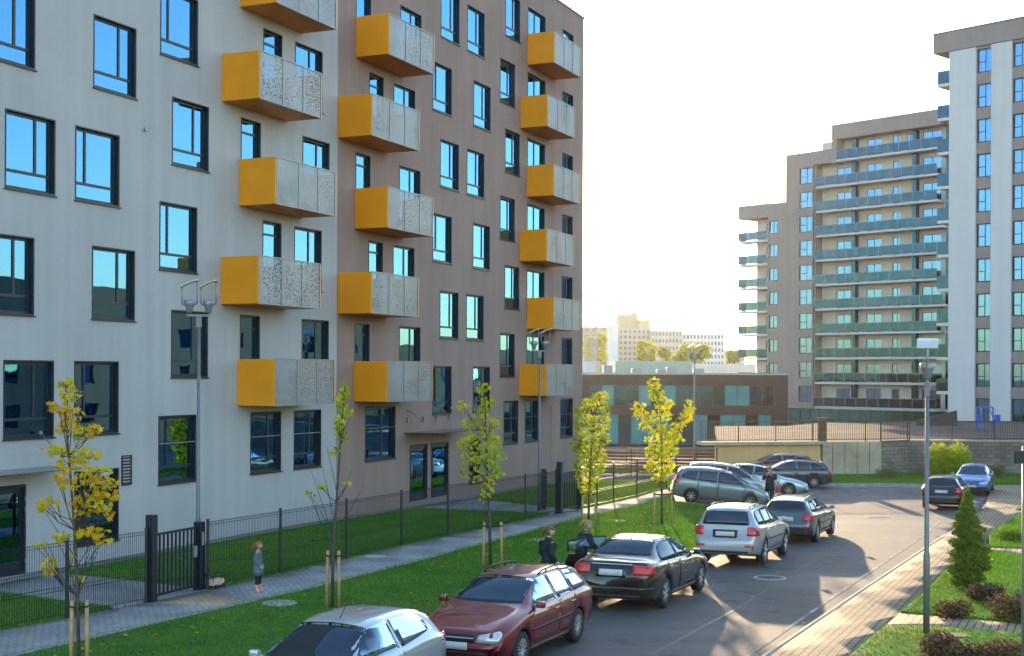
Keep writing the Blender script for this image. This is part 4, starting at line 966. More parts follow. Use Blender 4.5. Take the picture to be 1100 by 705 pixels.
for px, py, rx, h, n, lb, m in ((1024, 662, .36, .34, 1500, 'low red brown shrub left of the thuja bed edge', 'barberry'), (1058, 645, .42, .42, 2000, 'dark brown shrub at the foot of the thuja', 'barberry'), (1092, 666, .50, .55, 2600, 'wide dark brown shrub at the right edge above the garden path', 'barberry'),
    (1011, 704, .33, .42, 1800, 'red brown shrub right behind the lamp foot', 'barberry'), (1033, 711, .32, .36, 1500, 'red brown shrub right of the lamp foot, next to the blue green one', 'barberry'), (1077, 713, .42, .42, 2000, 'orange brown shrub at the lower right corner', 'barberry'), (1053, 712, .28, .22, 900, 'small blue green juniper between two brown shrubs', 'blue_juniper')):
    plant('shrub', px, py, rx, h, lb, 'shrub', m, n, .06, 7, .3, QUADL, group=g_)
plant('shrub', 1095, 580, .7, .3, 'flat dark green shrub in the upper right bed', 'shrub', 'thuja', 1800, .08, 7, .2, QUADL)
plant('bush', 1019, 514, 1.15, 2.0, 'tall yellow green bush before the block wall', 'bush', 'lime_bush', 5200, .16, 11, 1.6, QUADL)
plant('bush', 1070, 513, .5, .8, 'small dry bush at the foot of the block wall', 'bush', 'dry_weed', 700, .12, 5, .8, QUADL)
plant('bush', 952, 514, .6, .6, 'low dry weeds at the wall corner', 'bush', 'dry_weed', 700, .12, 5, .8, QUADL)

def far_tree(px, py, rx, ry, Y, label, n=900):
    c = at(px, py, Y); s = F/Y; gz = -3; r = empty('tree', (c.x, Y, gz), 0, label, 'tree', 'round trees behind the sheds'); h = c.z-gz
    mb = MB(); mb.tube([(0, 0, 0), (0, 0, h*.6), (.3, 0, h)], [.4, .3, .1], 7); mb.build('trunk', 'bark', r)
    cen, rad, cnt = [], [], []
    for i in range(16):
        a, b = rng.uniform(0, 6.28), rng.uniform(-.7, 1); k = rng.uniform(.3, .75)
        cen.append((math.cos(a)*rx/s*k, math.sin(a)*rx/s*k, h+b*ry/s*.7)); rad.append((rx/s*.38, rx/s*.38, ry/s*.32)); cnt.append(n/16)
    leaf_cloud('crown', cen, rad, cnt, .9, 'far_leaf', r, QUADL)
far_tree(693, 380, 13, 15, 300, 'round yellowing tree before the middle skyline blocks')
far_tree(714, 383, 8, 11, 310, 'smaller green tree between two round skyline trees')
far_tree(744, 381, 21, 13, 300, 'widest yellow green tree behind the white shed', 1600)
far_tree(640, 378, 16, 22, 330, 'tall hazy tree beside the corner of the brown block', 1200)
far_tree(788, 384, 9, 9, 330, 'dark small tree at the left foot of the stepped block')

# short grass standing on the lawns: far too many blades to count
def inside(poly, P):
    x, y = P[:, 0], P[:, 1]; c = np.zeros(len(P), bool); n = len(poly)
    for i in range(n):
        (x0, y0), (x1, y1) = poly[i][:2], poly[(i+1) % n][:2]
        k = ((y0 > y) != (y1 > y)) & (x < (x1-x0)*(y-y0)/((y1-y0) or 1e-9)+x0); c ^= k
    return c
def grass(polys, dens, hmin, hmax):
    V, Fc, T = [], [], []; base = 0
    for poly, top in polys:
        a = np.array([p[:2] for p in poly]); lo, hi = a.min(0), a.max(0); lo = np.maximum(lo, (-40, 20)); hi = np.minimum(hi, (60, 90))
        if (hi <= lo).any(): continue
        P = lo + nr.random((int(dens*np.prod(hi-lo)), 2))*(hi-lo); P = P[inside([tuple(q) for q in a], P)]
        P = P[nr.random(len(P)) < np.clip((38/P[:, 1])**1.6, .15, 1)]
        P = P[np.abs(P[:, 0]) < P[:, 1]*.43+2]
        if not len(P): continue
        z = np.array([terr(*q) for q in P]) + top; n = len(P); far = np.clip(P[:, 1]/30, .8, 2.2)
        h = (hmin+(hmax-hmin)*nr.random(n))*np.sqrt(far); ang = nr.random(n)*6.283; w = .010*far; b = nr.normal(size=(n, 2))*h[:, None]*.45
        dx = np.stack([np.cos(ang)*w, np.sin(ang)*w], 1); v = np.zeros((n, 3, 3), np.float32)
        v[:, 0, :2] = P-dx; v[:, 1, :2] = P+dx; v[:, 2, :2] = P+b; v[:, :2, 2] = (z-.01)[:, None]; v[:, 2, 2] = z+h
        V.append(v.reshape(-1, 3)); Fc.append((np.arange(n*3)+base).reshape(n, 3)); base += n*3
        pat = .5+.5*np.sin(P[:, 0]*1.3+np.sin(P[:, 1]*.9)*2)*np.sin(P[:, 1]*1.1+1.7*np.sin(P[:, 0]*.6)); T.append(np.repeat(np.clip(.15+.4*pat+.45*nr.random(n), 0, 1), 3))
    o = link('grass', np_mesh('grass', np.concatenate(V), np.concatenate(Fc), ['grass_blade'], np.concatenate(T))); o['kind'] = 'stuff'; o['label'] = 'short green grass of the lawns'
grass(LAWNS, 520, .03, .075)

# a few fallen leaves under the young trees and along the kerb
V, Fc, T, b_ = [], [], [], 0
for px, py, n_, sp_ in ((85, 700, 60, 1.6), (357, 653, 25, 1.5), (527, 608, 45, 1.8), (632, 565, 40, 1.8), (711, 566, 50, 2.0), (450, 630, 20, 4.0), (930, 640, 25, 3.0), (1030, 690, 30, 2.0)):
    cx_, cy_ = gnd(px, py)
    for _ in range(n_):
        x, y = cx_+rng.gauss(0, sp_), cy_+rng.gauss(0, sp_); z = terr(x, y)+.125+rng.random()*.02; a = rng.random()*6.28; s_ = rng.uniform(.05, .11); tl = rng.uniform(-.5, .5)
        u_, v_ = uv(x, y)
        if 13.1 < v_ < 19.3: z -= .11
        p = np.stack([x+s_*(MAPLE[:, 0]*math.cos(a)-MAPLE[:, 1]*math.sin(a)), y+s_*(MAPLE[:, 0]*math.sin(a)+MAPLE[:, 1]*math.cos(a)), z+s_*MAPLE[:, 0]*tl], 1)
        V.append(p); Fc.append(np.arange(10)+b_); b_ += 10; T += [rng.random()]*10
o = link('fallen_leaves', np_mesh('fallen_leaves', np.concatenate(V), np.array(Fc), ['maple_gold'], T)); o['kind'] = 'stuff'; o['label'] = 'scattered fallen maple leaves'

# ------------------------------------------------------------------ cars
def pchip(P):
    xs = np.array([p[0] for p in P], float); ys = np.array([p[1] for p in P], float); o = np.argsort(xs); xs, ys = xs[o], ys[o]
    h = np.diff(xs); dl = np.diff(ys)/h; d = np.zeros(len(xs))
    for i in range(1, len(xs)-1):
        if dl[i-1]*dl[i] > 0: w1, w2 = 2*h[i]+h[i-1], h[i]+2*h[i-1]; d[i] = (w1+w2)/(w1/dl[i-1]+w2/dl[i])
    d[0], d[-1] = dl[0], dl[-1]
    def f(x):
        i = int(np.clip(np.searchsorted(xs, x)-1, 0, len(h)-1)); t = min(1, max(0, (x-xs[i])/h[i])); hh = h[i]
        return float((1+2*t)*(1-t)**2*ys[i] + t*(1-t)**2*hh*d[i] + t*t*(3-2*t)*ys[i+1] + t*t*(t-1)*hh*d[i+1])
    return f
CARS = {
 # x runs to the front; top: centre-line outline, sh: shoulder line, rw: half width of the top over the half width of the body
 'sedan': dict(L=4.85, W=1.86, wb=(1.44, -1.40), r=.335,
    top=[(2.425,.56),(2.39,.70),(2.2,.80),(1.7,.90),(1.12,.99),(1.0,1.03),(.55,1.24),(.12,1.41),(-.2,1.465),(-.6,1.485),(-1.0,1.455),(-1.35,1.36),(-1.75,1.16),(-1.9,1.11),(-2.3,1.07),(-2.39,1.03),(-2.425,.86)],
    sh=[(2.425,.55),(2.2,.70),(1.6,.84),(1.0,.93),(-.5,.98),(-1.8,1.03),(-2.3,1.0),(-2.425,.84)], rw=[(2.42,.86),(1.2,.80),(.9,.78),(.2,.67),(-1.0,.66),(-1.7,.72),(-2.0,.78),(-2.42,.84)],
    side=[[(.86,.99),(.10,1.38),(-.30,1.395),(-.36,.985)],[(-.42,.985),(-.36,1.395),(-.85,1.39),(-1.22,1.30),(-1.52,1.10),(-1.45,1.03)]],
    wind=[(.98,.70),(.17,.575)], rear=('top', [(-1.08,.57),(-1.74,.67)]), doors=[(.95,-.38),(-.41,-1.28)], tail=(.80,1.01,.42), plate_r=(.78,.90), rails=False),
 'hatch': dict(L=3.92, W=1.69, wb=(1.22, -1.26), r=.30,
    top=[(1.96,.55),(1.93,.68),(1.78,.78),(1.3,.93),(1.0,1.0),(.6,1.20),(.15,1.40),(-.2,1.45),(-.7,1.455),(-1.35,1.39),(-1.62,1.28),(-1.80,1.02),(-1.88,.94),(-1.95,.70)],
    sh=[(1.96,.53),(1.7,.70),(1.0,.90),(0,.95),(-1.2,1.02),(-1.8,.98),(-1.95,.68)], rw=[(1.96,.80),(1.1,.80),(.9,.79),(.2,.70),(-1.4,.66),(-1.7,.72),(-1.95,.82)],
    side=[[(.92,.96),(.18,1.345),(-.28,1.375),(-.34,.985)],[(-.41,.99),(-.35,1.375),(-1.05,1.34),(-1.36,1.22),(-1.30,1.08)]],
    wind=[(.97,.68),(.22,.56)], rear=('top', [(-1.42,.50),(-1.78,.56)]), doors=[(.9,-.42)], tail=(.86,1.22,.10), plate_r=(.62,.74), rails=False),
 'wagon': dict(L=4.55, W=1.75, wb=(1.36, -1.28), r=.315,
    top=[(2.275,.54),(2.24,.68),(2.05,.77),(1.55,.90),(1.05,.98),(.92,1.02),(.5,1.22),(.1,1.375),(-.2,1.425),(-.8,1.435),(-1.6,1.385),(-1.86,1.32),(-2.12,1.0),(-2.2,.90),(-2.27,.66)],
    sh=[(2.275,.53),(2.0,.68),(1.5,.82),(.95,.91),(-.5,.945),(-1.8,.97),(-2.15,.93),(-2.27,.64)], rw=[(2.27,.84),(1.1,.80),(.85,.78),(.1,.68),(-1.5,.66),(-1.9,.70),(-2.1,.78),(-2.27,.84)],
    side=[[(.80,.955),(.08,1.335),(-.30,1.35),(-.34,.955)],[(-.40,.955),(-.36,1.35),(-1.02,1.335),(-1.12,.975)],[(-1.18,.975),(-1.09,1.335),(-1.50,1.31),(-1.86,1.05),(-1.80,1.0)]],
    wind=[(.90,.66),(.14,.55)], rear=('top', [(-1.76,.52),(-2.10,.60)]), doors=[(.88,-.36),(-.39,-1.14)], tail=(.72,.95,.30), plate_r=(.72,.84), rails=True),
 'suv': dict(L=4.5, W=1.83, wb=(1.32, -1.30), r=.36,
    top=[(2.25,.66),(2.22,.82),(2.05,.92),(1.5,1.02),(1.0,1.09),(.9,1.12),(.5,1.36),(.12,1.55),(-.2,1.61),(-.8,1.63),(-1.7,1.60),(-1.95,1.54),(-2.10,1.22),(-2.17,1.05),(-2.24,.78)],
    sh=[(2.25,.64),(2.0,.82),(1.4,.94),(.9,1.03),(-.5,1.08),(-1.8,1.12),(-2.12,1.06),(-2.24,.76)], rw=[(2.25,.84),(1.1,.80),(.85,.79),(.1,.71),(-1.6,.70),(-1.95,.73),(-2.15,.82),(-2.24,.86)],
    side=[[(.80,1.08),(.10,1.51),(-.30,1.53),(-.34,1.085)],[(-.40,1.085),(-.36,1.53),(-1.06,1.52),(-1.14,1.105)],[(-1.22,1.11),(-1.12,1.52),(-1.66,1.49),(-1.84,1.36),(-1.80,1.14)]],
    wind=[(.88,.69),(.15,.58)], rear=('back', [(1.14,.66),(1.50,.56)]), doors=[(.88,-.36),(-.39,-1.16)], tail=(.86,1.10,.30), plate_r=(.84,.96), rails=True),
 'mpv': dict(L=4.5, W=1.76, wb=(1.36, -1.34), r=.32,
    top=[(2.25,.60),(2.2,.76),(2.0,.88),(1.6,1.0),(1.3,1.08),(.8,1.34),(.35,1.53),(0,1.60),(-.6,1.63),(-1.5,1.57),(-1.9,1.48),(-2.08,1.2),(-2.16,1.0),(-2.23,.72)],
    sh=[(2.25,.58),(2.0,.78),(1.3,.97),(0,1.03),(-1.6,1.08),(-2.1,1.04),(-2.23,.70)], rw=[(2.25,.80),(1.5,.80),(1.2,.79),(.3,.70),(-1.5,.68),(-1.9,.72),(-2.15,.80),(-2.23,.84)],
    side=[[(1.10,1.04),(.36,1.47),(-.12,1.51),(-.16,1.045)],[(-.22,1.045),(-.18,1.51),(-1.0,1.48),(-1.08,1.07)],[(-1.14,1.075),(-1.06,1.48),(-1.55,1.43),(-1.86,1.22),(-1.8,1.12)]],
    wind=[(1.27,.66),(.40,.58)], rear=('top', [(-1.86,.5),(-2.06,.56)]), doors=[(1.15,-.18),(-.2,-1.1)], tail=(.86,1.2,.2), plate_r=(.74,.86), rails=True),
}
def rounded(poly, r, n=3):
    P = [Vector(p) for p in poly]; out = []
    for i, p in enumerate(P):
        a, b = P[i-1]-p, P[(i+1) % len(P)]-p; k = min(r, a.length*.4, b.length*.4); s, e = p+a.normalized()*k, p+b.normalized()*k
        for j in range(n+1): t = j/n; out.append(s*(1-t)**2 + p*2*t*(1-t) + e*t*t)
    return out
def eval_mesh(o):
    dg = bpy.context.evaluated_depsgraph_get(); dg.update(); return bpy.data.meshes.new_from_object(o.evaluated_get(dg))
def make_car(kind, label, paint, loc, heading, group=None, glass='car_glass', door_open=False, tail_h=None, roof_rails=None, sx=1.0, sz=1.0, antenna=False):
    S = CARS[kind]; L, W = S['L'], S['W']/2; top, sh, rwf = pchip(S['top']), pchip(S['sh']), pchip(S['rw']); x1 = S['top'][0][0]; x0 = S['top'][-1][0]; r = S['r']; ground_c = .20 if kind != 'suv' else .27
    root = empty('parked_car', loc, heading, label, 'car', group)
    def bot(x): e = max(0, (abs(x)-L/2+.55)/.55); return ground_c + .10*min(1, e)
    def plan(x):
        e = min(1, (x1-x)/.85 if x > 0 else (x-x0)/.75); e = max(0, e); k = .80 if x > 0 else .85
        return W*(k+(1-k)*(1-(1-e)**2.6)**.6)
    xs = list(np.concatenate([np.linspace(x0, x0+.5, 8), np.linspace(x0+.5, x1-.5, 30)[1:-1], np.linspace(x1-.5, x1, 8)]))
    bm = bmesh.new(); rings = []
    for x in xs:
        zt, zs, zb, w = top(x), min(sh(x), top(x)-.015), bot(x), plan(x); g = zt-zs; wr = w*rwf(x); hi = sstep(.12, .3, g)
        zm = zb+(zs-zb)*.50; tuck = .965
        half = [(w*.80, zb), (w*.93, zb+.03), (w*.965, zb+.14), (w*.985, zm-.07), (w*1.0, zm+.06), (w*.995, zs-.10), (w*.975, zs-.03), (w*(.945-.02*hi), zs+.012*hi)]
        wr2 = min(wr, w*.90); b0 = half[-1]
        ez = zt-max(.018, .10*hi*min(1, g/.4))
        half += [(b0[0]+(wr2-b0[0])*.35, b0[1]+(ez-b0[1])*.36), (b0[0]+(wr2-b0[0])*.72, b0[1]+(ez-b0[1])*.74), (wr2, ez), (wr2*.90, ez+(zt-ez)*.62), (wr2*.62, zt-.012), (0, zt)]
        pts = [(0, zb)] + half
        rings.append([bm.verts.new((x, y, z)) for y, z in pts] + [bm.verts.new((x, -y, z)) for y, z in pts[-2:0:-1]])
    n = len(rings[0])
    for a, b in zip(rings, rings[1:]):
        for k in range(n): bm.faces.new((a[k], a[(k+1) % n], b[(k+1) % n], b[k]))
    for ring_, x, s in ((rings[0], x0, -1), (rings[-1], x1, 1)):
        c = Vector((x, 0, sum(v.co.z for v in ring_)/n)); inn = []
        for v in ring_: p = c + (v.co-c)*.93; p.x += s*.018; inn.append(bm.verts.new(p))
        for k in range(n): bm.faces.new((ring_[k], inn[k], inn[(k+1) % n], ring_[(k+1) % n]) )
        bm.faces.new(inn)
    bmesh.ops.recalc_face_normals(bm, faces=bm.faces[:])
    for f in bm.faces: f.smooth = True
    me = bpy.data.meshes.new('body'); bm.to_mesh(me); bm.free(); o = link('body', me); me.materials.append(paint); me.materials.append(M['dark_trim'])
    cm = MB()
    for wx in S['wb']:
        for s in (-1, 1): cm.lathe([(r+.045, -.17), (r+.045, .17)], 40, 'y', (wx, s*(W-.10), r))
    cut = cm.build('cutter', ['dark_trim']); md = o.modifiers.new('arch', 'BOOLEAN'); md.operation = 'DIFFERENCE'; md.object = cut; md.solver = 'EXACT'
    md2 = None
    nm = eval_mesh(o); o.modifiers.clear(); o.data = nm; bpy.data.meshes.remove(me); cme = cut.data; bpy.data.objects.remove(cut); bpy.data.meshes.remove(cme); nm.name = 'body'
    nm.materials.clear(); nm.materials.append(paint); nm.materials.append(M['dark_trim'])
    for p in nm.polygons:
        c = p.center; inw = any(math.hypot(c.x-wx, c.z-r) < r+.05 for wx in S['wb']) and abs(c.y) < W*.97
        p.material_index = 1 if (inw and (abs(p.normal.y) > .8 and abs(c.y) < W-.2 or abs(p.normal.y) < .2 and abs(math.hypot(c.x-S['wb'][0], c.z-r)-(r+.045)) < .012 or abs(p.normal.y) < .2 and abs(math.hypot(c.x-S['wb'][1], c.z-r)-(r+.045)) < .012)) or (p.normal.z < -.8 and c.z < ground_c+.12) else 0
        if p.material_index: p.use_smooth = False
    o.parent = root
    bb = bmesh.new(); bb.from_mesh(nm); tree = BVHTree.FromBMesh(bb); bb.free()
    def patch(name, poly, axis, sgn, mat, off=.005, par=None, grid=.07, rad=.03, th=.0):
        P = rounded(poly, rad) if rad else [Vector(p) for p in poly]
        b = bmesh.new(); b.faces.new([b.verts.new((p[0], p[1], 0)) for p in P])
        for ax in (0, 1):
            lo, hi = min(p[ax] for p in P), max(p[ax] for p in P); k = lo+grid
            while k < hi-.01:
                co = [0, 0, 0]; no = [0, 0, 0]; co[ax] = k; no[ax] = 1; bmesh.ops.bisect_plane(b, geom=b.verts[:]+b.edges[:]+b.faces[:], plane_co=co, plane_no=no, dist=1e-5); k += grid
        for v in b.verts:
            if axis == 'y': og, d = Vector((v.co.x, sgn*3, v.co.y)), Vector((0, -sgn, 0))
            elif axis == 'x': og, d = Vector((sgn*4, v.co.x, v.co.y)), Vector((-sgn, 0, 0))
            else: og, d = Vector((v.co.x, v.co.y, 4)), Vector((0, 0, -1))
            h, nrm, _, _ = tree.ray_cast(og, d)
            if h is None: h, nrm = tree.find_nearest(og+d*2.0)[:2]
            if nrm.dot(d) > 0: nrm = -nrm
            v.co = h + nrm*off
        bmesh.ops.recalc_face_normals(b, faces=b.faces[:])
        rim = bmesh.ops.extrude_edge_only(b, edges=[e for e in b.edges if e.is_boundary]); cen = Vector((0, 0, .6))
        for v in [g for g in rim['geom'] if isinstance(g, bmesh.types.BMVert)]:
            if axis == 'y': v.co.y -= sgn*(off+.006)
            elif axis == 'x': v.co.x -= sgn*(off+.006)
            else: v.co.z -= off+.006
        for f in b.faces: f.smooth = True
        m_ = bpy.data.meshes.new(name); b.to_mesh(m_); b.free(); m_.materials.append(M[mat] if isinstance(mat, str) else mat); return link(name, m_, par or root)
    # doors are raised a few millimetres so that their gaps show; windows sit on them
    for s in (-1, 1):
        for i, (xa, xb) in enumerate(S['doors']):
            zb = ground_c+.13; k = .05
            xr = xb if not (i == len(S['doors'])-1 and len(S['doors']) > 1) else xb
            za, zc = sh(xa)-.02, sh(xb)-.015
            lowx = max(xb, S['wb'][1]+r+.10) if i == len(S['doors'])-1 and len(S['doors']) > 1 else xb
            pl = [(xa, zb), (xa, za), (xr+.01, zc), (xr+.01, zb+.34), (lowx+.01, zb)] if lowx > xb else [(xa, zb), (xa, za), (xr+.012, zc), (xr+.012, zb)]
            d = patch('door', pl, 'y', s, paint, .006, rad=.05, grid=.12)
            hx = xb+.20; hz = sh(hx)-.13; hit = tree.ray_cast(Vector((hx, s*3, hz)), Vector((0, -s, 0)))[0]
            mb = MB(); mb.box((hx-.10, hit.y-s*.005, hz-.014), (hx+.10, hit.y+s*.035, hz+.014), .008); mb.build('handle', paint, d)
        for pl in S['side']: patch('side_window', pl, 'y', s, glass, .010, rad=.04, grid=.12)
        xa, xb = S['wb'][0]-r-.08, S['wb'][1]+r+.08
        patch('sill', [(xa, ground_c+.03), (xa, ground_c+.10), (xb, ground_c+.10), (xb, ground_c+.03)], 'y', s, 'dark_trim', .008, rad=0, grid=.2)
        zmid = (ground_c+sh(0))*.5+.02
        patch('trim_strip', [(S['wb'][0]-r-.07, zmid-.02), (S['wb'][0]-r-.07, zmid+.02), (S['wb'][1]+r+.07, zmid+.03), (S['wb'][1]+r+.07, zmid-.01)], 'y', s, 'dark_trim' if kind != 'sedan' else 'chrome', .014, rad=0, grid=.2) if kind in ('wagon', 'suv') else None
        mx = S['side'][0][0][0]-.06; mz = sh(mx)+.07; hit = tree.ray_cast(Vector((mx, s*3, mz-.05)), Vector((0, -s, 0)))[0]
        mb = MB(); mb.box((mx-.07, hit.y-s*.02, mz-.05), (mx+.02, hit.y+s*.07, mz-.01)); res = MB()
        mb.box((mx-.055, hit.y+s*.05, mz-.055), (mx+.055, hit.y+s*.21, mz+.065), .04); mb.build('mirror', paint if kind != 'wagon' else paint, root)
    (xc, wc), (xr_, wr_) = S['wind']
    patch('windscreen', [(xc, -wc), (xc+.07, 0), (xc, wc), (xr_, wr_), (xr_-.02, 0), (xr_, -wr_)], 'z', 1, glass, .009, rad=.05, grid=.12)
    ax, (a0, a1) = S['rear']
    if ax == 'top': patch('rear_window', [(a0[0], -a0[1]), (a0[0]+.02, 0), (a0[0], a0[1]), (a1[0], a1[1]), (a1[0]-.03, 0), (a1[0], -a1[1])], 'z', 1, glass, .010, rad=.05, grid=.10)
    else: patch('rear_window', [(-a0[1], a0[0]), (a0[1], a0[0]), (a1[1], a1[0]), (-a1[1], a1[0])], 'x', -1, glass, .010, rad=.07, grid=.10)
    # front and rear faces
    zf = S['top'][1][1]; W_ = W
    for s in (-1, 1):
        patch('headlight', [(s*W_*.46, zf-.13), (s*W_*.50, zf-.01), (s*W_*.84, zf+.045), (s*W_*.90, zf-.03), (s*W_*.87, zf-.12)], 'x', 1, 'clear_lamp', .008, rad=.03)
        t0, t1, tw_ = S['tail'] if tail_h is None else tail_h
        patch('taillight', [(s*W_*(1-tw_*1.15), t0), (s*W_*(1-tw_*1.15), t1), (s*W_*.955, t1-.01), (s*W_*.975, t0)], 'x', -1, 'red_lamp', .009, rad=.03)
        xq = x0+.10; patch('taillight', [(x0+.03, t0), (x0+.05, t1-.02), (x0+.20+.3*(t1-t0), t1-.02), (x0+.20, t0+.02)], 'y', s, 'red_lamp', .009, rad=.02)
        patch('rear_reflector', [(s*W_*.60, .40+ground_c*.6), (s*W_*.60, .46+ground_c*.6), (s*W_*.86, .46+ground_c*.6), (s*W_*.86, .40+ground_c*.6)], 'x', -1, 'red_lamp', .012, rad=.01) if kind in ('suv', 'hatch', 'wagon') else None
    patch('grille', [(-W_*.42, zf-.13), (-W_*.44, zf-.01), (W_*.44, zf-.01), (W_*.42, zf-.13)], 'x', 1, 'dark_trim', .008, rad=.03)
    patch('grille_bar', [(-W_*.40, zf-.08), (-W_*.41, zf-.062), (W_*.41, zf-.062), (W_*.40, zf-.08)], 'x', 1, 'chrome', .013, rad=0)
    patch('air_intake', [(-W_*.62, .29), (-W_*.66, .40), (W_*.66, .40), (W_*.62, .29)], 'x', 1, 'dark_trim', .008, rad=.03)
    patch('number_plate', [(-.26, .43), (-.26, .54), (.26, .54), (.26, .43)], 'x', 1, 'plate', .016, rad=.01)
    p0, p1 = S['plate_r']; patch('plate_recess', [(-.33, p0-.04), (-.35, p1+.05), (.35, p1+.05), (.33, p0-.04)], 'x', -1, paint if kind == 'sedan' else 'dark_trim', .006, rad=.03) if kind in ('suv', 'sedan') else None
    patch('number_plate', [(-.26, p0), (-.26, p1), (.26, p1), (.26, p0)], 'x', -1, 'plate', .016, rad=.01)
    patch('rear_bumper', [(-W_*.93, ground_c+.10), (-W_*.95, ground_c+.34), (W_*.95, ground_c+.34), (W_*.93, ground_c+.10)], 'x', -1, 'dark_trim' if kind in ('wagon',) else paint, .010, rad=.05)
    patch('bumper_insert', [(-W_*.70, ground_c+.12), (-W_*.72, ground_c+.18), (W_*.72, ground_c+.18), (W_*.70, ground_c+.12)], 'x', -1, 'dark_trim', .016, rad=.02)
    if kind == 'sedan': patch('boot_trim', [(-W_*.5, 1.0), (-W_*.5, 1.018), (W_*.5, 1.018), (W_*.5, 1.0)], 'x', -1, 'chrome', .012, rad=0)
    # wheels
    sp = {'sedan': 7, 'hatch': 9, 'wagon': 10, 'suv': 6, 'mpv': 7}[kind]
    for wx in S['wb']:
        for s in (-1, 1):
            c = (wx, s*(W-.115), r); rr = r*.69
            w = MB(); w.lathe([(rr*.97, -.095), (r*.90, -.105), (r*.985, -.085), (r, -.05), (r, .05), (r*.985, .085), (r*.90, .105), (rr*.97, .095)], 32, 'y', c); wh = w.build('wheel', 'rubber', root)
            w = MB(); q = s*.09; w.lathe([(rr*.98, q-s*.02), (rr*1.0, q), (rr*.90, q+s*.004), (rr*.80, q-s*.02), (rr*.78, q-s*.05)], 32, 'y', c, close=False)
            for i in range(sp):
                a = 2*math.pi*i/sp+.3; ca, sa_ = math.cos(a), math.sin(a)
                for da in ((-.13, .13) if sp > 6 else (0,)):
                    p = Vector((c[0]+rr*.14*math.cos(a), c[1]+q-s*.012, c[2]+rr*.14*math.sin(a))); e = Vector((c[0]+rr*.92*math.cos(a+da), c[1]+q-s*.010, c[2]+rr*.92*math.sin(a+da))); w.tube([p, e], [rr*.17 if sp < 7 else rr*.10, rr*.14 if sp < 7 else rr*.085], 6)
            w.lathe([(rr*.2, q-s*.03), (rr*.2, q+s*.004), (rr*.12, q+s*.010)], 16, 'y', c); w.build('rim', 'alloy', wh)
            w = MB(); w.lathe([(rr*.95, q-s*.055), (rr*.95, q-s*.05)], 24, 'y', c); w.build('brake_disc', 'dark_trim', wh)
    if S['rails'] if roof_rails is None else roof_rails:
        for s in (-1, 1):
            mb = MB(); pts = []; xa, xb = S['wind'][1][0]-.25, a0[0]+.15 if ax == 'top' else -1.75
            yy = s*W*.60
            for i in range(9):
                x = xa+(xb-xa)*i/8; h = tree.ray_cast(Vector((x, yy, 4)), Vector((0, 0, -1)))[0]; pts.append(Vector((x, yy, h.z+(.008 if i in (0, 8) else .055))))
            mb.tube(pts, .016, 6)
            for i in (2, 5): mb.tube([pts[i], pts[i]-Vector((0, 0, .06))], .014, 6)
            mb.build('roof_rail', 'dark_trim', root)
    if antenna:
        mb = MB(); h = tree.ray_cast(Vector((.05, 0, 4)), Vector((0, 0, -1)))[0]; mb.tube([h, h+Vector((-.32, 0, .30))], [.008, .004], 6); mb.build('antenna', 'dark_trim', root)
    if door_open:
        dr = empty('door', (0, 0, 0)); bpy.data.objects.remove(dr)
        hx, hy = .92, W*.955; xa, xb = S['doors'][1]; xa += .02
        mb = MB(); Ld = xa-xb-.02; z0, z1 = ground_c+.13, sh(xb)-.02
        # hinge at the front edge of the rear door, swung out by about 65 degrees
        def hing(px_, pz, t=0.0): a_ = R(62); u_ = xa-px_; return Vector((xa-u_*math.cos(a_)-t*math.sin(a_), W*.97+u_*math.sin(a_)-t*math.cos(a_), pz))
        outl = [(xa, z0), (xa, z1), (xb+.1, z1), (xb-.02, z0+.4), (xb+.22, z0)]
        f0 = [mb.bm.verts.new(hing(*p)) for p in outl]; f1 = [mb.bm.verts.new(hing(*p, .09)) for p in outl]
        mb.bm.faces.new(f0); mb.bm.faces.new(f1[::-1])
        for i in range(5): mb.bm.faces.new((f0[i], f0[(i+1) % 5], f1[(i+1) % 5], f1[i]))
        od = mb.build('open_door', paint, root); od['label'] = 'open rear door on the kerb side'
        fr = [(xa+.01, z1), (xa+.06, 1.385), (xa-.45, 1.38), (xa-.82, 1.28), (xb+.08, z1+.05)]
        mb = MB(); mb.tube([hing(*p, .045) for p in fr], .024, 6); mb.build('window_frame', 'dark_trim', od)
        mb = MB(); v = [mb.bm.verts.new(hing(p[0]-.0, p[1], .04)) for p in fr]; v2 = [mb.bm.verts.new(hing(p[0], p[1], .05)) for p in fr]; mb.bm.faces.new(v); mb.bm.faces.new(v2[::-1]); mb.build('side_window', 'clear_glass', od)
    root.scale = (sx, sx, sz)
    return root
M['clear_glass'] = glass_mat('clear_glass', (.8, .9, 1), .10, (.75, .78, .8), .01, 0, .15)
def put(pr, pf, near_left, half=.80):
    """centre and heading from the ground points of the two near-side wheels (rear, front)"""
    a, b = Vector(gnd(*pr)), Vector(gnd(*pf)); return a, b
def car_at(u, v, dh=0.0, flip=False):
    x, y = xy(u, v); hd = FROT + R(dh) + (math.pi if flip else 0); return (x, y, terr(x, y)+.004), hd
def slope(o):
    """lean a car with the road under it"""
    h = o.rotation_euler.z; x, y = o.location.x, o.location.y; c, s = math.cos(h), math.sin(h)
    g = Vector(((terr(x+1, y)-terr(x-1, y))/2, (terr(x, y+1)-terr(x, y-1))/2)); pf = g.x*c+g.y*s; pl = -g.x*s+g.y*c
    o.rotation_euler = (Matrix.Rotation(h, 3, 'Z') @ Matrix.Rotation(-math.atan(pf), 3, 'Y') @ Matrix.Rotation(math.atan(pl), 3, 'X')).to_euler()
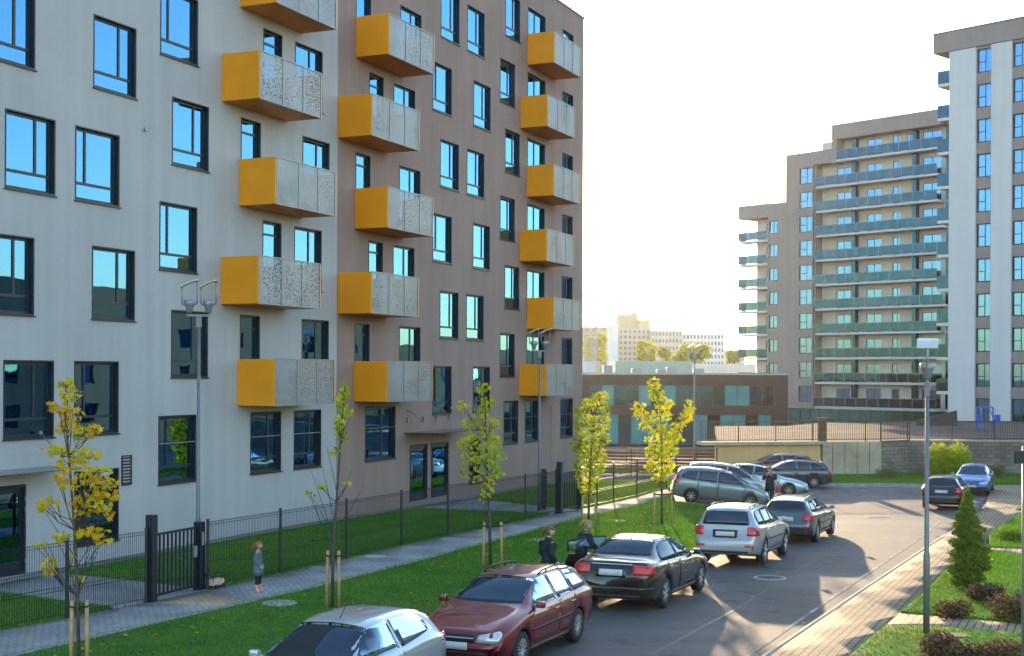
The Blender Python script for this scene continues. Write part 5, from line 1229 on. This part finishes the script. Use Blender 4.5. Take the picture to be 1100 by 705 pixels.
P_ = {k: paint_mat(k+'_paint', c, m, r_) for k, c, m, r_ in (('silver_blue', (.46, .50, .54), .5, .3), ('maroon', (.21, .012, .010), .3, .28), ('black', (.010, .009, .009), .2, .25), ('silver', (.44, .43, .44), .4, .32), ('grey_green', (.11, .13, .14), .45, .3), ('grey_teal', (.20, .25, .28), .45, .3), ('ice', (.40, .47, .52), .5, .3), ('navy', (.03, .06, .085), .4, .28), ('dark_red', (.16, .03, .025), .3, .3), ('jet', (.012, .013, .016), .3, .3), ('bright_blue', (.03, .16, .48), .3, .28))}
cars = []
def add(kind, label, paint, u, v, dh=0, flip=False, **kw):
    l, h = car_at(u, v, dh, flip); c = make_car(kind, label, P_[paint], l, h, 'cars parked along the street', **kw); slope(c); cars.append(c); return c
add('hatch', 'silver hatchback in the lower foreground, only its upper half in the frame', 'silver_blue', -37.65, 13.7, 0, True, antenna=True)
add('wagon', 'maroon estate car with roof rails behind the silver hatchback', 'maroon', -32.4, 14.05, 0, True, tail_h=(.72, .92, .2))
add('sedan', 'black saloon with an open door beside the two women', 'black', -25.0, 14.25, 0, door_open=True)
add('suv', 'silver off-road car with roof rails ahead of the black saloon', 'silver', -16.6, 14.5)
add('wagon', 'dark grey green estate with roof rails ahead of the silver off-road car', 'grey_green', -9.9, 14.7)
def addp(kind, label, paint, px, py, hd, **kw):
    x, y = gnd(px, py); c = make_car(kind, label, P_[paint], (x, y, terr(x, y)+.004), R(hd), 'cars parked along the street', **kw); slope(c); cars.append(c); return c
addp('mpv', 'grey blue people carrier parked sideways at the sunlit grass', 'grey_teal', 771.5, 541.5, -5, sx=.88, sz=.90)
addp('mpv', 'silver roofed car half hidden behind the grey blue people carrier', 'silver', 781, 533, -5, roof_rails=False, sx=.88, sz=.88)
addp('sedan', 'pale blue car with its bonnet towards the standing person', 'ice', 815, 530.5, -8, sx=.90, sz=.92)
addp('wagon', 'dark blue estate with red tail lamps facing away from the road', 'navy', 846, 522.5, 178, sx=.93, sz=.95)
addp('wagon', 'dark red car of which only the roof shows over the dark blue estate', 'dark_red', 832, 515.5, 178, roof_rails=False, sx=.93)
x = addp('wagon', 'black estate parked on the right beside the thuja', 'jet', 1017, 544.5, 66.5, roof_rails=False, sx=.96, sz=.98)
addp('hatch', 'bright blue car on the paving behind the black estate', 'bright_blue', 1046, 529.5, 66.5+180, sz=.97)

# ------------------------------------------------------------------ people
def skin(name, pts, edges, mat, parent, levels=2, extra=None, root_i=0):
    """pts: list of (x, y, z, rx, ry); grown into one surface"""
    me = bpy.data.meshes.new(name); me.from_pydata([p[:3] for p in pts], edges, []); o = link(name, me)
    o.modifiers.new('skin', 'SKIN'); sv = me.skin_vertices[0].data
    for i, p in enumerate(pts): sv[i].radius = (p[3], p[4] if len(p) > 4 else p[3]); sv[i].use_root = (i == root_i)
    m = o.modifiers.new('sub', 'SUBSURF'); m.levels = levels; m.render_levels = levels
    nm = eval_mesh(o); bpy.data.objects.remove(o); bpy.data.meshes.remove(me); nm.name = name
    if extra:
        b = bmesh.new(); b.from_mesh(nm); e = MB(); e.bm.free(); e.bm = b; extra(e); b.to_mesh(nm); b.free()
    nm.materials.clear(); nm.materials.append(M[mat])
    for p in nm.polygons: p.use_smooth = True; p.material_index = 0
    return link(name, nm, parent)
def person(loc, heading, H, label, coat, trousers, boots, hair, hem=.42, arms='down', head_turn=0.0, bow=0.0, pony=True, child=False, step=.10, boot_h=.10):
    r = empty('person', loc, heading, label, 'person'); k = H
    hd = .155 if child else .132; hz = 1-hd*.5
    sw = .105 if child else .118; hp = .055
    lean = bow*.10
    J = dict(pel=(0, 0, .50), wai=(lean*.3, 0, .60), che=(lean*.7, 0, .70), nek=(lean*1.1, 0, 1-hd-.03), hed=(lean*1.3+.01, 0, hz))
    def foot(s): return [(0, s*hp, .48), (.01+s*step*.25, s*hp*1.05, .27), (s*step*.5, s*hp*1.05, .05), (s*step*.5+.075, s*hp*1.25, .018)]
    def arm(s):
        sh_ = (lean, s*sw, .79)
        if arms == 'down': return [sh_, (lean-.02, s*(sw+.035), .635), (lean+.04, s*(sw+.03), .50)]
        if arms == 'pocket': return [sh_, (lean-.045, s*(sw+.04), .645), (lean+.055, s*(sw+.005), .535)]
        if arms == 'reach': return [sh_, (lean+.05, s*(sw+.04), .65), (lean+.19, s*(sw-.02), .60)]
        return [sh_, (lean+.09, s*(sw+.03), .68), (lean+.13, s*.05, .80)]
    def P(p, a, b=None): return (p[0]*k, p[1]*k, p[2]*k, a*k, (b or a)*k)
    pts = [P(J['pel'], .07, .085), P(J['wai'], .058, .075), P(J['che'], .065, .09), P((lean, 0, .80), .05, .07), P(J['nek'], .030), P((lean*1.2, 0, 1-hd*.92), .036)]
    edges = [(0, 1), (1, 2), (2, 3), (3, 4), (4, 5)]
    for s in (-1, 1):
        b = len(pts); f = foot(s); pts += [P(f[0], .062), P(f[1], .042), P(f[2], .028), P(f[3], .024)]; edges += [(0, b), (b, b+1), (b+1, b+2), (b+2, b+3)]
        b = len(pts); a = arm(s); pts += [P(a[0], .036), P(a[1], .027), P(a[2], .019)]; edges += [(3, b), (b, b+1), (b+1, b+2)]
    hc = Vector((J['hed'][0]*k, 0, J['hed'][2]*k)); hr = hd*k*.5; rot = Matrix.Rotation(head_turn, 3, 'Z') @ Matrix.Rotation(bow*.5, 3, 'Y')
    def extra(mb):
        res = bmesh.ops.create_uvsphere(mb.bm, u_segments=20, v_segments=14, radius=1)
        for v in res['verts']:
            c = v.co.copy(); w = .80 - .10*max(0, -c.z); d = .90
            q = Vector((c.x*d*hr - .04*hr*max(0, -c.z), c.y*w*hr, c.z*hr))
            if c.x > .75 and abs(c.y) < .32 and -.35 < c.z < .1: q.x += hr*.13               # nose
            if c.x > .55 and abs(c.y) < .4 and -.75 < c.z < -.5: q.x += hr*.08               # chin and lips
            v.co = hc + rot @ q
        for s in (-1, 1):
            mb.blob(hc + rot @ Vector((-.05*hr, s*.80*hr, -.05*hr)), (hr*.14, hr*.06, hr*.2), 1)
            a = arm(s); w = Vector(a[2])*k; e = Vector(a[1])*k; d = (w-e).normalized(); side = d.cross(Vector((0, 0, 1))) if abs(d.z) < .9 else Vector((1, 0, 0)); side.normalize(); nrm = d.cross(side); hl = .105*k*(.9 if child else 1)
            mb.blob(w + d*hl*.32, (hl*.24, hl*.24, hl*.30), 2)
            for i, (ln, of) in enumerate(((.42, -.24), (.50, -.08), (.47, .08), (.38, .22))):
                b0 = w + d*hl*.48 + side*of*hl; b1 = b0 + d*hl*ln*.5 + nrm*hl*.03; b2 = b0 + d*hl*ln*.88 + nrm*hl*.16*s; mb.tube([b0, b1, b2], [hl*.085, hl*.075, hl*.055], 6)
            b0 = w + d*hl*.16 - side*hl*.2; mb.tube([b0, b0 + d*hl*.22 - side*hl*.16, b0 + d*hl*.44 - side*hl*.17], [hl*.10, hl*.085, hl*.06], 6)
    body = skin('body', pts, edges, 'skin', r, 2, extra)
    for s in (-1, 1):
        mb = MB(); mb.blob(hc + rot @ Vector((.80*hr, s*.30*hr, .04*hr)), (hr*.07, hr*.10, hr*.07), 1); mb.build('eye', 'dark_trim', r)
    mb = MB(); mb.blob(hc + rot @ Vector((.87*hr, 0, -.48*hr)), (hr*.05, hr*.22, hr*.05), 1); mb.build('mouth', 'cloth_pink', r)
    # coat: torso flaring to the hem, sleeves, collar
    cp = [P((0, 0, .56), .080, .100), P((lean*.4, 0, .63), .076, .098), P((lean*.5, 0, .66), .078, .100), P(J['che'], .084, .110), P((lean, 0, .795), .072, .098), P((lean*1.08, 0, 1-hd-.035), .050, .056), P((lean*1.12, 0, 1-hd-.005), .050, .054)]
    ce = [(0, 1), (1, 2), (2, 3), (3, 4), (4, 5), (5, 6)]
    def skirt(mb):
        pr = [(.71, .070, .092, lean*.7), (.66, .080, .100, lean*.5), (.60, .084, .103, lean*.25), (.52, .092, .112, 0), ((hem+.52)/2, .100, .118, 0), (hem, .106, .124, 0), (hem+.006, .096, .114, 0)]
        rings = [[mb.bm.verts.new(((cx+a_*math.cos(6.2832*i/20)*(1+.03*math.sin(3*i)))*k, b_*math.sin(6.2832*i/20)*k, z_*k)) for i in range(20)] for z_, a_, b_, cx in pr]
        for q0, q1 in zip(rings, rings[1:]):
            for i in range(20): mb.bm.faces.new((q0[i], q0[(i+1) % 20], q1[(i+1) % 20], q1[i]))
    for s in (-1, 1):
        b = len(cp); a = arm(s); A_, B_ = Vector(a[1]), Vector(a[2]); wr = A_ + (B_-A_)*.94; cp += [P(a[0], .054), P(a[1], .043), P(tuple(wr), .034)]; ce += [(4, b), (b, b+1), (b+1, b+2)]
    skin('coat', cp, ce, coat, r, 2, skirt)
    tp = [P(J['pel'], .075, .092), P((0, 0, .55), .066, .084)]; te = [(0, 1)]
    for s in (-1, 1):
        b = len(tp); f = foot(s); tp += [P(f[0], .068), P(f[1], .049), P(f[2], .036)]; te += [(0, b), (b, b+1), (b+1, b+2)]
    skin('trousers', tp, te, trousers, r, 2)
    for s in (-1, 1):
        f = foot(s); A_, B_ = Vector(f[2]), Vector(f[1]); t_ = A_ + (B_-A_)*(boot_h/.22)
        skin('boot', [P(tuple(A_), .040), P(tuple(t_), .046), P((f[3][0], f[3][1], .024), .029, .034)], [(0, 1), (0, 2)], boots, r, 2)
    # hair: a cap that leaves the face free, and a pony tail
    mb = MB(); res = bmesh.ops.create_uvsphere(mb.bm, u_segments=24, v_segments=16, radius=1)
    for v in res['verts']:
        c = v.co.copy(); f = 1.10 if (c.z > .35 or c.x < .15) else .80
        if c.x > .15 and c.z <= .35: f = .80
        j = 1+.05*math.sin(9*c.y+4*c.z); q = Vector((c.x*.92*f*j, c.y*.84*f*j, c.z*1.0*(f if c.z > -.4 else .9)))
        v.co = hc + rot @ (q*hr)
    for f in mb.bm.faces: f.smooth = True
    hm = mb.build('hair', hair, r)
    if pony:
        mb = MB(); tl = [Vector((-.85, 0, .35)), Vector((-1.25, 0, .2)), Vector((-1.45, .05, -.35)), Vector((-1.35, .08, -1.0)), Vector((-1.25, .05, -1.35))]
        mb.tube([hc + rot @ (p*hr) for p in tl], [hr*.2, hr*.34, hr*.38, hr*.24, hr*.05], 10); mb.build('pony_tail', hair, hm)
    return r
x, y, z = gnd3(277, 636.5, .10); person((x, y, z), R(4), 1.13, 'small child in a grey coat and pink boots on the path', 'cloth_grey', 'cloth_black', 'pink_rubber', 'hair_red', .34, 'pocket', 0, .0, True, True, .05, .16)
def standing(px, pytop, H, Y=None):
    Y = Y or 29.; 
    for _ in range(20): q = at(px, pytop, Y); g = terr(q.x, Y)+.08; Y *= 1 + ((q.z-g)-H)*.12
    return (at(px, pytop, Y).x, Y, terr(at(px, pytop, Y).x, Y)+.08)
person(standing(589, 565.5, 1.66), R(25), 1.66, 'woman in a dark coat with brown pony tail standing behind the black saloon', 'cloth_navy', 'cloth_black', 'cloth_black', 'hair_brown', .40, 'pocket', R(-30), .1)
person(standing(624, 562, 1.60, 30.4), R(20), 1.66, 'fair haired person in a black jacket bending to the open car door', 'cloth_black', 'cloth_black', 'cloth_black', 'hair_fair', .40, 'reach', R(-15), .7)
x, y, z = standing(827, 499, 1.72, 57); z -= .08
person((x, y, z), R(-105), 1.72, 'dark haired person in black standing among the parked cars with raised hands', 'cloth_black', 'cloth_black', 'cloth_black', 'hair_brown', .42, 'raised', 0, .3, False)
q = Vector((x+.33, y-.15, z+.78)); rb = empty('shoulder_bag', q, .2, 'red bag at the side of the person among the parked cars', 'bag')
mb = MB(); mb.box((-.09, -.05, -.11), (.09, .05, .11), .035); mb.build('bag_body', 'red_cloth', rb)
mb = MB(); mb.tube([(-.07, 0, .1), (-.22, .08, .45), (-.30, .12, .58)], .012, 6); mb.tube([(.07, 0, .1), (-.12, .08, .45), (-.27, .12, .58)], .012, 6); mb.build('strap', 'black_metal', rb)

# ------------------------------------------------------------------ the hazy evening air
mb = MB(); mb.box((-340, -60, -6), (340, 620, 46)); hz = mb.build('haze', [])
hm, hnt, hb = new_mat('haze'); hnt.nodes.remove(hb); vp = hnt.nodes.new('ShaderNodeVolumePrincipled'); vp.inputs['Color'].default_value = (.95, .93, .90, 1); vp.inputs['Density'].default_value = .00005; vp.inputs['Anisotropy'].default_value = .76
hnt.links.new(vp.outputs[0], hnt.nodes['Material Output'].inputs['Volume']); hz.data.materials.append(hm); hz['kind'] = 'stuff'; hz['label'] = 'thin warm evening haze'

# ------------------------------------------------------------------ sky, sun, camera
AZ, EL = math.atan((628-CX)/F), R(8.0)
sc = bpy.context.scene
wd = bpy.data.worlds.new('World'); sc.world = wd; wd.use_nodes = True; nt = wd.node_tree
sky = nt.nodes.new('ShaderNodeTexSky'); sky.sky_type = 'NISHITA'; sky.sun_disc = False; sky.sun_elevation = EL; sky.sun_rotation = AZ; sky.air_density = 1.0; sky.dust_density = 0.6; sky.ozone_density = 1.8
bg = nt.nodes['Background']; nt.links.new(sky.outputs[0], bg.inputs['Color']); bg.inputs['Strength'].default_value = .15
sd = bpy.data.lights.new('sun', 'SUN'); sd.energy = 2.2; sd.angle = R(.6); sd.color = (1.0, .74, .44)
so = bpy.data.objects.new('sun', sd); C.objects.link(so)
dirv = Vector((math.sin(AZ)*math.cos(EL), math.cos(AZ)*math.cos(EL), math.sin(EL)))
so.rotation_euler = dirv.to_track_quat('Z', 'Y').to_euler(); so.location = (20, 60, 60)
cd = bpy.data.cameras.new('camera'); cd.sensor_width = 36; cd.sensor_fit = 'HORIZONTAL'; cd.lens = 36*F/1100.0; cd.shift_y = (HY-352.5)/1100.0; cd.clip_start = .1; cd.clip_end = 5000
co = bpy.data.objects.new('camera', cd); C.objects.link(co); co.location = (0, 0, CAMH)
co.rotation_euler = (Matrix.Rotation(R(90), 4, 'X') @ Matrix.Rotation(ROLL, 4, 'Z')).to_euler()
sc.camera = co
sc.view_settings.view_transform = 'Standard'; sc.view_settings.look = 'None'; sc.view_settings.gamma = 1; sc.view_settings.use_curve_mapping = False; sc.view_settings.exposure = 2.3
sc.cycles.use_denoising = True; sc.cycles.max_bounces = 8; sc.cycles.transparent_max_bounces = 24; sc.cycles.sample_clamp_indirect = 6; sc.cycles.caustics_reflective = False; sc.cycles.caustics_refractive = False
